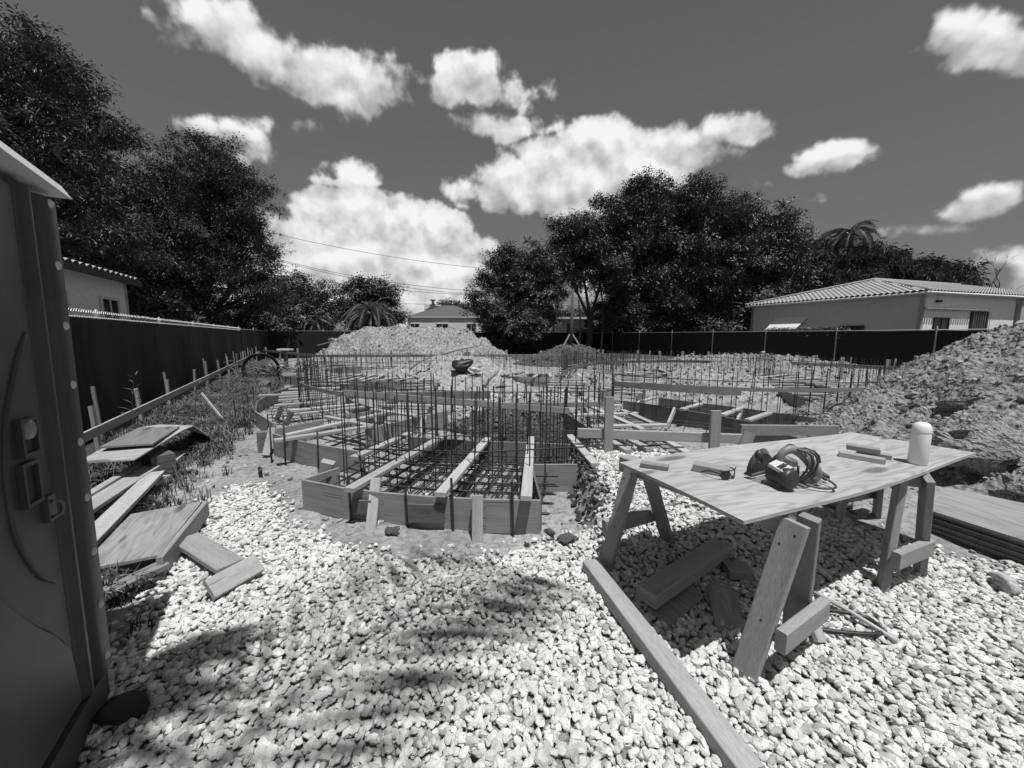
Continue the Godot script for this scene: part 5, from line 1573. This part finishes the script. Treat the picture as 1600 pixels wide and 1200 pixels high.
func _saw() -> void:
	var s := thing("circular_saw", "circular saw lying on the work table with its cord wound round the handle", "circular saw", Vector3(1.42, table_y(1.42, -1.95), -1.95), 0.35)
	s.scale = Vector3.ONE * 1.02
	var dark := plain(0.03, 0.45)
	var grip := textured(0.2, noise_tex(0.05, 0.6, 1.1, 3, 91, 128), 0.5)
	var alu := plain(0.45, 0.35, 0.7)
	# shoe
	put(box_mesh(Vector3(-0.17, 0.004, -0.075), Vector3(0.15, 0.009, 0.075)), "base_plate", alu, s, Transform3D(Basis.from_euler(Vector3(0.15, 0, 0.06)), Vector3(0.02, 0.005, 0.02)))
	# motor: stubby cylinder with cooling end
	put(lathe_mesh([Vector2(0, 0), Vector2(0.036, 0.0), Vector2(0.044, 0.008), Vector2(0.045, 0.07), Vector2(0.05, 0.08), Vector2(0.05, 0.11), Vector2(0.038, 0.12), Vector2(0, 0.12)], 18), "motor", dark, s, Transform3D(Basis.from_euler(Vector3(PI / 2, 0, 0.1)), Vector3(-0.085, 0.062, 0.005)))
	put(box_mesh(Vector3(-0.04, -0.008, -0.036), Vector3(0.04, 0.008, 0.036)), "label_plate", plain(0.5, 0.4), s, Transform3D(Basis.from_euler(Vector3(0.35, 0.2, 0.15)), Vector3(-0.095, 0.108, 0.055)))
	for k in 4: put(box_mesh(Vector3(-0.03, -0.001, -0.004), Vector3(0.03, 0.0015, 0.004)), "vent_slot", mats.black, s, Transform3D(Basis.from_euler(Vector3(0.35, 0.2, 0.15)), Vector3(-0.098, 0.117, 0.035 + k * 0.013)))
	# upper guard: half disc
	var gp := []
	for i in 13:
		var a := PI * i / 12.0
		gp.append([Vector3(cos(a) * 0.095, sin(a) * 0.095 + 0.02, 0), Vector3(cos(a) * 0.095, sin(a) * 0.095 + 0.02, 0.035)])
	var st := new_st()
	for i in 12:
		quad(st, gp[i][0], gp[i + 1][0], gp[i + 1][1], gp[i][1])
		tri(st, Vector3(0, 0.02, 0), gp[i][0], gp[i + 1][0])
		tri(st, Vector3(0, 0.02, 0.035), gp[i + 1][1], gp[i][1])
	put(done(st), "blade_guard", dark, s, Transform3D(Basis.from_euler(Vector3(0, 0.15, 0)), Vector3(-0.02, 0.01, -0.12)))
	put(lathe_mesh([Vector2(0, 0), Vector2(0.088, 0.0), Vector2(0.09, 0.001), Vector2(0.088, 0.002), Vector2(0, 0.002)], 36), "blade", plain(0.4, 0.3, 0.9), s, Transform3D(Basis.from_euler(Vector3(PI / 2, 0.15, 0)), Vector3(-0.02, 0.06, -0.10)))
	# D handle arching over to the rear, with the switch grip
	put(tube_mesh(curve([Vector3(-0.05, 0.10, 0.02), Vector3(-0.055, 0.16, 0.03), Vector3(-0.01, 0.185, 0.045), Vector3(0.045, 0.155, 0.065), Vector3(0.09, 0.105, 0.085), Vector3(0.12, 0.06, 0.095), Vector3(0.10, 0.025, 0.09)], 22), [0.02, 0.02, 0.019, 0.018, 0.018, 0.019, 0.021, 0.022, 0.022, 0.022, 0.022, 0.022, 0.023, 0.023, 0.024, 0.025, 0.026, 0.026, 0.026, 0.025, 0.024, 0.022, 0.02], 10), "handle", grip, s)
	put(tube_mesh(curve([Vector3(-0.12, 0.11, -0.03), Vector3(-0.135, 0.15, -0.03), Vector3(-0.12, 0.17, -0.03)], 6), [0.014, 0.017, 0.02, 0.021, 0.019, 0.014, 0.006], 8), "front_knob", dark, s)
	put(tube_mesh([Vector3(0.08, 0.10, -0.06), Vector3(0.17, 0.06, -0.05)], [0.026, 0.022], 10), "rear_grip", grip, s)
	# cord: coils round the handle, a loose loop and the plug
	var coil := []
	for i in 62:
		var a := i * 0.42
		coil.append(Vector3(0.045 + 0.012 * sin(i * 0.19) - 0.012 * i / 10.0 + 0.085 * cos(a) * 0.35, 0.095 + 0.095 * sin(a + 0.4), 0.045 + 0.085 * cos(a)))
	for i in coil.size(): coil[i].y = maxf(coil[i].y, 0.008)
	put(tube_mesh(coil, [0.0058], 6), "cord", mats.cord, s)
	put(tube_mesh(curve([Vector3(0.12, 0.045, 0.03), Vector3(0.17, 0.04, 0.05), Vector3(0.205, 0.012, 0.11), Vector3(0.15, 0.008, 0.165), Vector3(0.07, 0.008, 0.14), Vector3(0.02, 0.03, 0.08), Vector3(0.03, 0.1, 0.06)], 28), [0.0058], 6), "cord", mats.cord, s)
	put(tube_mesh(curve([Vector3(0.06, 0.17, -0.03), Vector3(0.14, 0.165, -0.05), Vector3(0.22, 0.10, -0.03), Vector3(0.245, 0.035, 0.03)], 16), [0.0058], 6), "cord", mats.cord, s)
	put(tube_mesh([Vector3(0.245, 0.04, 0.025), Vector3(0.243, 0.02, 0.05), Vector3(0.236, 0.012, 0.075)], [0.008, 0.017, 0.018], 8), "plug", mats.black, s)
	for k: int in [-1, 1]: put(tube_mesh([Vector3(0.234 + k * 0.006, 0.012, 0.075), Vector3(0.230 + k * 0.006, 0.010, 0.095)], [0.002], 4), "prong", alu, s)

func make_loose_wood() -> void:
	var lb: Array = LONG_BOARD[0]
	var board := thing("long_board", "long pale two by four lying on the gravel in front of the sawhorse", "board")
	beam(board, "timber", lb[0], lb[1], 0.10, 0.075, mats.pine2)
	var tb: Array = T_BOARDS
	tag(beam(self, "short_board", tb[0][0] + Vector3(0, 0.02, 0), tb[0][1] + Vector3(0, 0.02, 0), 0.16, 0.036, mats.pine1, Vector3(0.05, 1, 0)), "flat board end lying on the gravel pointing at the tilted offcut", "board")
	tag(beam(self, "short_board", tb[1][0], tb[1][1], 0.125, 0.036, mats.pine2, Vector3(0.35, 0.62, 0.7)), "board offcut propped on edge against the flat board on the gravel", "board")
	var names := ["narrow plank on top of the loose lumber by the portable toilet", "broad plank running under the bent plywood by the portable toilet", "longest plank of the loose lumber lying towards the plywood box lid", "half hidden plank between two longer planks by the portable toilet", "short stub of board beside the plywood box lid", "weathered board half buried in grass below the plywood box lid", "tiny offcut lying in the grass past the loose lumber"]
	var wid := [0.07, 0.17, 0.14, 0.1, 0.1, 0.1, 0.1]
	for i in LUMBER.size():
		tag(beam(self, "plank", LUMBER[i][0] + Vector3(0, 0.03, 0), LUMBER[i][1] + Vector3(0, 0.03, 0), wid[i], 0.038, mats["pine%d" % [2, 2, 3, 2, 2, 0, 2][i]]), names[i], "plank", "loose lumber by the portable toilet")
	var loft := func(p: Array, n := 4) -> Array:
		var rows := []
		for j in n + 1:
			var row := []
			for i in n + 1: row.append((p[0] as Vector3).lerp(p[1], i / float(n)).lerp((p[3] as Vector3).lerp(p[2], i / float(n)), j / float(n)))
			rows.append(row)
		return rows
	tag(put(sheet_mesh(loft.call(SHEET_TOP), 0.018, 0.42), "plywood_sheet", mats.ply1), "dark plywood offcut on top of the bent sheet beside the batter rail", "plywood sheet")
	var rows := []
	for i in 5: rows.append([SHEET_BENT[i * 2], (SHEET_BENT[i * 2] as Vector3).lerp(SHEET_BENT[i * 2 + 1], 0.5), SHEET_BENT[i * 2 + 1]])
	tag(put(sheet_mesh(rows, 0.012, 0.42), "plywood_sheet", mats.ply3), "long thin plywood sheet with its far end bent down into the grass", "plywood sheet")
	tag(put(sheet_mesh(loft.call(SHEET_LOW), 0.018, 0.42), "plywood_sheet", mats.ply3), "pale plywood piece sticking out from under the bent sheet", "plywood sheet")
	tag(put(sheet_mesh(loft.call(SHEET_SCRAP), 0.015, 0.42), "plywood_sheet", mats.ply3), "small square plywood scrap lying in the long grass", "plywood sheet")
	for k in 3: tag(beam(self, "plank", Vector3(-4.25, 0.06 + 0.085 * k, -4.35), Vector3(-3.75, 0.06 + 0.085 * k, -4.0), 0.2, 0.08, mats.old0), ["bottom dark plank added to fill the shaded gap under the bent plywood", "middle dark plank added to fill the shaded gap under the bent plywood", "top dark plank added to fill the shaded gap under the bent plywood"][k], "plank")  # dark planks added to stand in for the shaded gap under the sheet
	var lid := thing("plywood_box_lid", "plywood box lid with a timber edge lying tilted on the grass and gravel", "box lid")
	put(sheet_mesh(loft.call(PALLET), 0.018, 0.5, true), "top", mats.ply2, lid)
	beam(lid, "edge_board", PALLET[1] + Vector3(0.03, -0.065, 0.03), PALLET[2] + Vector3(0.03, -0.065, 0.0), 0.13, 0.036, mats.pine1, Vector3(0.9, 0, 0.4))
	beam(lid, "edge_board", PALLET[0] + Vector3(0.03, -0.08, -0.05), PALLET[1] + Vector3(-0.03, -0.08, -0.05), 0.11, 0.036, mats.old0, Vector3(0, 0, 1))
	tag(beam(self, "stick", Vector3(-5.6, 0.0, -6.2) + Vector3(0.95, 0.02, 0), Vector3(-5.35, 0.56, -6.55), 0.035, 0.02, mats.pine3, Vector3(0, 0, 1)), "pale stick leaning against the batter rail", "stick")
	# stacked plywood by the rock pile
	var pile := thing("plywood_stack", "low stack of plywood sheets at the foot of the rock pile", "plywood stack")
	for k in 9:
		var pts := []
		var off := Vector3(rng.randfn() * 0.012, -0.0205 * k, rng.randfn() * 0.012)
		for p in SHEET_UNDER: pts.append(p + off)
		put(sheet_mesh([[pts[0], pts[1]], [pts[3], pts[2]]], 0.0175, 0.42), "plywood_sheet", mats.ply2 if k == 0 else mats["old%d" % (k % 2)], pile)
	# scraps in the shade under the table
	tag(put(sheet_mesh(loft.call(SCRAP_A, 2), 0.018, 0.42), "plywood_sheet", mats.ply2), "square plywood offcut under the thick beam in the shade of the work table", "plywood sheet")
	tag(put(sheet_mesh(loft.call(SCRAP_B, 2), 0.018, 0.42), "plywood_sheet", mats.ply2), "tapered plywood scrap standing beside the sawhorse leg in shade", "plywood sheet")
	var ub: Array = UNDER_BOARDS
	tag(beam(self, "plank", ub[0][0], ub[0][1], 0.13, 0.08, mats.pine1), "thick beam lying in the shade under the work table", "plank")
	tag(beam(self, "plank", ub[1][0], ub[1][1], 0.06, 0.03, mats.pine1), "narrow batten crossing the edge of the table shade", "plank")
	tag(beam(self, "plank", ub[2][0], ub[2][1], 0.06, 0.03, mats.pine2, Vector3(0.3, 0.6, 0.6)), "short batten leaning on the sawhorse foot", "plank")
	tag(beam(self, "wood_block", ub[3][0], ub[3][1], 0.13, 0.06, mats.pine1), "squat block on the gravel under the work table", "wood block")
	var cd: Array = CONDUIT[0]
	tag(put(tube_mesh([cd[0], cd[0].lerp(cd[1], 0.5) + Vector3(0, 0.01, 0.0), cd[1]], [0.011], 8), "conduit", plain(0.4, 0.5)), "thin pale conduit lying on the gravel behind the sawhorse", "conduit")
	tag(put(tube_mesh(curve([Vector3(1.62, 0.02, -1.98), Vector3(1.80, 0.03, -1.96), Vector3(1.93, 0.03, -1.90), Vector3(1.90, 0.03, -1.80), Vector3(1.74, 0.03, -1.80), Vector3(1.60, 0.02, -1.84)], 24), [0.011], 6), "rubber_strap", mats.rubber), "black rubber strap looped on the gravel by the sawhorse", "strap")
	for q in [[Vector3(2.40, 0.03, -3.02), 0.11, "rounded rock in the shade behind the sawhorse beam"], [Vector3(2.62, 0.04, -2.98), 0.12, "larger rock beside the stacked plywood under the table"], [Vector3(2.55, 0.10, -3.25), 0.14, "pale broken rock behind the rounded rocks under the table"], [Vector3(2.9, 0.1, -3.25), 0.13, "pale flat rock by the end of the stacked plywood"], [Vector3(0.41, 0.02, -2.74), 0.07, "dark brick lump where the gravel meets the footing dirt"], [Vector3(0.30, 0.02, -2.84), 0.045, "small dark lump behind the brick lump by the footing"], [Vector3(3.05, 0.03, -2.2), 0.08, "grey rock on the gravel in front of the stacked plywood"], [Vector3(-0.95, 0.02, -2.85), 0.05, "small dark clod in front of the curved plywood form"]]:
		var brick: bool = q[2].contains("lump") or q[2].contains("clod")   # dark brick and soil lumps lying in full sun by the footing
		tag(put(stone_mesh(rng.randi() % 500, 0.65, 0.9, 16, 10), "rock", soil_mat(0.08 if brick else 0.42, 2.0, 0.5, 1.2, 0.0), self, Transform3D(Basis(Vector3.UP, rng.randf() * 6).scaled_local(Vector3(q[1] * 1.3, q[1], q[1])), q[0])), q[2], "rock")

func make_toilet() -> void:
	var d := Vector3(0.507, 0, 0.862)
	var n := Vector3(0.862, 0, -0.507)
	var t := Node3D.new()
	t.name = "portable_toilet"
	add_child(t)
	t.transform = Transform3D(Basis(-d, Vector3.UP, n) * Basis(Vector3(0, 0, 1), -0.04), Vector3(-1.70, 0.0, -1.43))
	tag(t, "dark plastic portable toilet with riveted corner flange and white roof", "portable toilet")
	var pl := textured(0.045, noise_tex(0.01, 0.8, 1.15, 5, 95, 512), 0.5)
	pl.uv1_triplanar = true
	pl.uv1_scale = Vector3.ONE * 0.8
	var st := new_st()
	add_box(st, Vector3(-1.12, 0.14, -1.12), Vector3(0.0, 2.08, -0.03))
	put(done(st), "cabin", pl, t)
	# corner post: flange, channel and rib profile extruded upright
	var prof := [Vector2(0.07, -0.06), Vector2(0.07, 0.004), Vector2(0.055, 0.012), Vector2(-0.03, 0.012), Vector2(-0.04, 0.004), Vector2(-0.05, -0.02), Vector2(-0.085, -0.022), Vector2(-0.10, 0.006), Vector2(-0.125, 0.008), Vector2(-0.14, -0.012), Vector2(-0.16, -0.014), Vector2(-0.17, -0.03)]
	st = SurfaceTool.new()
	st.begin(Mesh.PRIMITIVE_TRIANGLES)
	st.set_smooth_group(0)
	for i in prof.size() - 1:
		var a: Vector2 = prof[i]
		var b: Vector2 = prof[i + 1]
		quad(st, Vector3(a.x, 2.06, a.y), Vector3(b.x, 2.06, b.y), Vector3(b.x, 0.16, b.y), Vector3(a.x, 0.16, a.y))
	st.generate_normals()
	put(st.commit(), "corner_post", pl, t)
	var rivet := lathe_mesh([Vector2(0, 0.009), Vector2(0.009, 0.008), Vector2(0.015, 0.004), Vector2(0.017, 0)], 12)
	var rv := plain(0.5, 0.5)
	for k in 9: put(rivet, "rivet", rv, t, Transform3D(Basis(Vector3.RIGHT, PI / 2), Vector3(0.012, 0.22 + k * 0.228, 0.0125)))
	# door skin with a swept pressed panel
	var door := put(box_mesh(Vector3(-0.95, 0.17, -0.03), Vector3(-0.175, 2.04, -0.012)), "door", pl, t)
	var swell := Geometry2D.offset_polygon(PackedVector2Array([Vector2(-0.9, 1.9), Vector2(-0.30, 1.95), Vector2(-0.235, 1.45), Vector2(-0.215, 1.0), Vector2(-0.225, 0.72), Vector2(-0.32, 0.66), Vector2(-0.42, 0.80), Vector2(-0.46, 1.05), Vector2(-0.44, 1.32), Vector2(-0.5, 1.5), Vector2(-0.9, 1.5)]), 0.015, Geometry2D.JOIN_ROUND)
	var ridge := func(pts: Array, r: float) -> void:
		put(tube_mesh(curve(pts, 26), [r], 8), "moulding", pl, door)
	ridge.call([Vector3(-0.20, 1.55, -0.014), Vector3(-0.27, 1.46, -0.012), Vector3(-0.36, 1.30, -0.012), Vector3(-0.41, 1.10, -0.012), Vector3(-0.40, 0.92, -0.012), Vector3(-0.32, 0.76, -0.012), Vector3(-0.22, 0.68, -0.014)], 0.009)
	ridge.call([Vector3(-0.60, 0.90, -0.014), Vector3(-0.50, 0.76, -0.012), Vector3(-0.40, 0.64, -0.012), Vector3(-0.30, 0.54, -0.012), Vector3(-0.22, 0.42, -0.012), Vector3(-0.19, 0.24, -0.014)], 0.011)
	var low := new_st()
	var lp := [Vector2(-0.93, 0.2), Vector2(-0.93, 0.88), Vector2(-0.60, 0.88), Vector2(-0.50, 0.74), Vector2(-0.40, 0.62), Vector2(-0.30, 0.52), Vector2(-0.22, 0.41), Vector2(-0.195, 0.24), Vector2(-0.2, 0.2)]
	for i in range(1, lp.size() - 1):
		tri(low, Vector3(lp[0].x, lp[0].y, 0.004), Vector3(lp[i].x, lp[i].y, 0.004), Vector3(lp[i + 1].x, lp[i + 1].y, 0.004))
	put(done(low), "kick_panel", pl, door)
	# black boxes stand in for the shade inside the latch recess and slot
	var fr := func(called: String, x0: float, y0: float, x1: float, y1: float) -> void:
		var dark_fill := put(box_mesh(Vector3(x0, y0, -0.012), Vector3(x1, y1, -0.004)), called, plain(0.012, 0.6), door)
		var f := new_st()
		add_box(f, Vector3(x0 - 0.012, y0 - 0.012, -0.012), Vector3(x0, y1 + 0.012, 0.006))
		add_box(f, Vector3(x1, y0 - 0.012, -0.012), Vector3(x1 + 0.012, y1 + 0.012, 0.006))
		add_box(f, Vector3(x0, y1, -0.012), Vector3(x1, y1 + 0.012, 0.006))
		add_box(f, Vector3(x0, y0 - 0.012, -0.012), Vector3(x1, y0, 0.006))
		put(done(f), "surround", pl, dark_fill)
	fr.call("latch_recess_dark", -0.325, 1.16, -0.25, 1.26)
	fr.call("grip_slot_dark", -0.345, 1.0, -0.275, 1.12)
	put(lathe_mesh([Vector2(0, 0.012), Vector2(0.03, 0.01), Vector2(0.034, 0)], 18), "latch_disc", plain(0.2, 0.4), door, Transform3D(Basis(Vector3.RIGHT, PI / 2), Vector3(-0.285, 1.235, -0.003)))
	put(box_mesh(Vector3(-0.24, 0.90, -0.012), Vector3(-0.19, 0.99, 0.004)), "hasp", plain(0.10, 0.4, 0.5), door)
	put(tube_mesh(curve([Vector3(-0.225, 0.97, 0.006), Vector3(-0.2, 0.955, 0.02), Vector3(-0.205, 0.92, 0.02), Vector3(-0.23, 0.915, 0.006)], 8), [0.006], 6), "hasp_loop", plain(0.12, 0.5, 0.5), door)
	# roof with a drip edge, floor skid
	st = new_st()
	var r0 := [Vector3(-1.2, 2.09, 0.05), Vector3(0.09, 2.09, 0.05), Vector3(0.09, 2.09, -1.2), Vector3(-1.2, 2.09, -1.2)]
	var r1 := [Vector3(-1.18, 2.13, 0.03), Vector3(0.07, 2.13, 0.03), Vector3(0.07, 2.13, -1.18), Vector3(-1.18, 2.13, -1.18)]
	var pk := Vector3(-0.56, 2.34, -0.56)
	for i in 4:
		quad(st, r1[i], r1[(i + 1) % 4], r0[(i + 1) % 4], r0[i])
		tri(st, r1[(i + 1) % 4], r1[i], pk)
	quad(st, r0[0], r0[1], r0[2], r0[3])
	put(done(st), "roof", plain(0.62, 0.5), t)
	put(box_mesh(Vector3(-1.16, 0.02, -1.16), Vector3(0.04, 0.15, 0.0)), "base", plain(0.05, 0.7), t)
	tag(put(stone_mesh(15, 0.6, 0.5, 16, 10), "support_block", plain(0.025, 0.9), self, Transform3D(Basis(Vector3.UP, 0.6).scaled_local(Vector3(0.10, 0.11, 0.07)), Vector3(-1.58, 0.05, -1.37))), "dark block wedged under the corner of the portable toilet", "block")

func make_small_things() -> void:
	# black bag on the low mound
	var bag := thing("bag", "crumpled black bag with a white lining lying on the low sandy mound", "bag", Vector3(-1.55, 0.52, -11.9))
	put(stone_mesh(88, 0.55, 1.0, 18, 12), "bag_body", plain(0.015, 0.5), bag, Transform3D(Basis(Vector3.UP, 0.4).scaled_local(Vector3(0.42, 0.36, 0.3)), Vector3(0, 0.1, 0)))
	put(stone_mesh(89, 0.5, 0.9, 14, 10), "bag_lining", plain(0.55, 0.7), bag, Transform3D(Basis().scaled(Vector3(0.2, 0.16, 0.16)), Vector3(0.42, -0.02, 0.12)))
	# coil of black pipe and tangled roots beyond the grass
	var coil := thing("pipe_coil", "coil of black pipe standing on edge in the brush by the verge", "pipe coil", Vector3(-8.25, 0.45, -12.6), 0.5)
	for k in 4:
		var pts := []
		for i in 29: pts.append(Vector3(cos(TAU * i / 28) * (0.46 + 0.02 * k), sin(TAU * i / 28) * (0.46 + 0.02 * k), 0.03 * k + 0.02 * sin(i)))
		put(tube_mesh(pts, [0.022], 6), "loop", mats.rubber, coil)
	var brush := thing("brush_heap", "tangled heap of cut branches and roots around the pipe coil", "brush heap", Vector3(-8.3, 0.0, -13.4))
	for i in 70:
		var p := Vector3(rng.randfn() * 0.9, rng.randf() * 0.5, rng.randfn() * 0.6)
		var q := p + Vector3(rng.randfn(), rng.randfn() * 0.35, rng.randfn()) * 0.6
		q.y = maxf(q.y, 0.0)
		put(tube_mesh(curve([p, p.lerp(q, 0.5) + Vector3(0, 0.15, 0.05), q], 4), [0.018, 0.016, 0.014, 0.011, 0.006], 4), "branch", mats.dry if i % 3 else mats.bark, brush)
	for q in [[Vector3(-6.9, 0.12, -10.6), 0.26, "rounded dirt clod beside the spreader boards by the verge"], [Vector3(-6.3, 0.1, -9.7), 0.2, "dark dirt clod overhanging the footing by the verge"], [Vector3(-7.6, 0.12, -11.6), 0.24, "pale clod in front of the brush heap"]]:
		tag(put(stone_mesh(rng.randi() % 300, 0.7, 0.7, 18, 12), "dirt_clod", soil_mat(0.12, 1.0, 0.4, 1.3, 0.0, 97), self, Transform3D(Basis(Vector3.UP, rng.randf() * 6).scaled_local(Vector3.ONE * q[1]), q[0])), q[2], "dirt clod")
	# sawn slab on a post beyond the verge
	var tbl := thing("post_table", "pale slab on a short post at the far end of the batter rail", "stand", Vector3(-10.6, 0, -18.0))
	put(box_mesh(Vector3(-0.28, 0.86, -0.2), Vector3(0.28, 0.93, 0.2)), "slab", plain(0.6, 0.8), tbl)
	beam(tbl, "post", Vector3(0, 0, 0), Vector3(0, 0.86, 0), 0.14, 0.14, mats.old0, Vector3(0, 0, 1))
	# braced pole on the dark mound
	var pole := thing("braced_pole", "upright pole held by three timber braces on the dark root mound", "pole", Vector3(3.2, 0.6, -21.0))
	put(tube_mesh([Vector3(0, 0, 0), Vector3(0.02, 1.6, 0), Vector3(0.05, 3.4, 0)], [0.13, 0.10, 0.05], 8), "pole", mats.bark, pole)
	for k in 3:
		var a := k * TAU / 3 + 0.5
		beam(pole, "brace", Vector3(cos(a) * 1.0, -0.35, sin(a) * 1.0), Vector3(cos(a) * 0.1, 1.0, sin(a) * 0.1), 0.07, 0.035, mats.pine1, Vector3(0, 0, 1))
	# loose boards left lying inside the rings
	for i in 36:
		var p := Vector3(rng.randf_range(-4.2, 7.0), 0, rng.randf_range(-15.5, -8.0))
		p.x *= -p.z / 11.0
		var t := rng.randf() * PI
		var q := p + Vector3(cos(t), 0, sin(t) * 0.6) * rng.randf_range(0.7, 1.7)
		p.y = ground_y(p.x, p.z) + 0.06
		q.y = ground_y(q.x, q.z) + 0.06 + 0.12 * rng.randf()
		tag(beam(self, "loose_board", p, q, 0.09, 0.04, pick("pine", 1, 3)), "loose pale board left lying on the dirt among the rebar rings", "board", "loose boards among the rebar rings")
	# sticks on the mounds
	for q in [[Vector3(-3.2, 0.5, -12.0), Vector3(-2.6, 0.85, -12.3), "bent root poking out of the low sandy mound"], [Vector3(-0.7, 0.25, -9.6), Vector3(-0.35, 0.62, -9.7), "forked stub standing at the edge of the limestone heap"], [Vector3(-10.4, 1.0, -20.6), Vector3(-8.2, 1.5, -21.0), "bare pole lying up the end of the flat-topped mound"], [Vector3(-2.9, 0.75, -14.0), Vector3(-1.2, 1.15, -15.6), "long branch lying over the crest of the low sandy mound"]]:
		tag(put(tube_mesh(curve([q[0], q[0].lerp(q[1], 0.5) + Vector3(0, 0.05, 0), q[1]], 6), [0.04, 0.036, 0.032, 0.03, 0.026, 0.022, 0.014], 6), "branch", mats.dry), q[2], "branch")
	tag(put(tube_mesh([Vector3(-2.93, 0.02, -4.30), Vector3(-2.80, 0.05, -4.12)], [0.022, 0.02], 7), "pipe_stub", mats.rubber), "short dark pipe stub lying on the dirt by the gravel edge", "pipe")
	tag(beam(self, "wood_block", Vector3(-2.05, 0.0, -4.02), Vector3(-1.98, 0.2, -4.0), 0.13, 0.09, mats.pine2, Vector3(0.2, 0, 1)), "upright offcut standing in the dirt beside the form corner", "wood block")
	for q in [[Vector3(-2.2, 0, -4.2), 0.5, "rebar pin beside the upright offcut outside the plywood form"], [Vector3(-2.75, 0, -4.5), 0.62, "tallest rebar pin driven into the dirt outside the plywood form"], [Vector3(-2.98, 0, -4.6), 0.5, "rebar pin by the box corner of the forms beside the verge"]]:
		tag(put(tube_mesh([q[0] - Vector3(0, 0.1, 0), q[0] + Vector3(0.03, q[1], 0.02)], [0.01], 6), "rebar_pin", mats.rebar), q[2], "rebar pin", "rebar pins by the form")

func _ready() -> void:
	rng.seed = 4
	nz.seed = 2; nz.frequency = 1.0; nz.fractal_octaves = 3
	rough.seed = 3; rough.frequency = 1.0; rough.fractal_type = FastNoiseLite.FRACTAL_RIDGED; rough.fractal_octaves = 4
	cell.seed = 6; cell.frequency = 1.0; cell.noise_type = FastNoiseLite.TYPE_CELLULAR; cell.cellular_return_type = FastNoiseLite.RETURN_DISTANCE; cell.fractal_octaves = 3
	var cam := Camera3D.new()
	cam.name = "camera"
	cam.fov = 90.0
	cam.far = 900.0
	cam.near = 0.02
	add_child(cam)
	cam.position = Vector3(0, 1.55, 0)
	cam.rotation.x = -atan(76.0 / 600.0)
	cam.current = true
	var env := Environment.new()
	env.background_mode = Environment.BG_SKY
	var sky := Sky.new()
	var sm := PanoramaSkyMaterial.new()
	sm.panorama = make_sky()
	sky.sky_material = sm
	env.sky = sky
	env.tonemap_mode = Environment.TONE_MAPPER_LINEAR
	env.tonemap_exposure = 1.0
	env.sdfgi_enabled = true
	env.ssao_enabled = true
	env.ssil_enabled = true
	var we := WorldEnvironment.new()
	we.name = "environment"
	we.environment = env
	add_child(we)
	var sun := DirectionalLight3D.new()
	sun.name = "sun"
	sun.light_energy = 1.6
	sun.light_angular_distance = 0.53
	sun.shadow_enabled = true
	add_child(sun)
	sun.look_at_from_position(Vector3(0.115, 0.8, 0.21), Vector3.ZERO)
	make_materials()
	make_plant_materials()
	make_ground()
	make_gravel()
	make_heaps()
	make_pebbles()
	make_fences()
	make_houses()
	make_trees()
	make_grass()
	make_batter_boards()
	make_wires()
	make_footings()
	make_table()
	make_table_things()
	make_loose_wood()
	make_toilet()
	make_small_things()
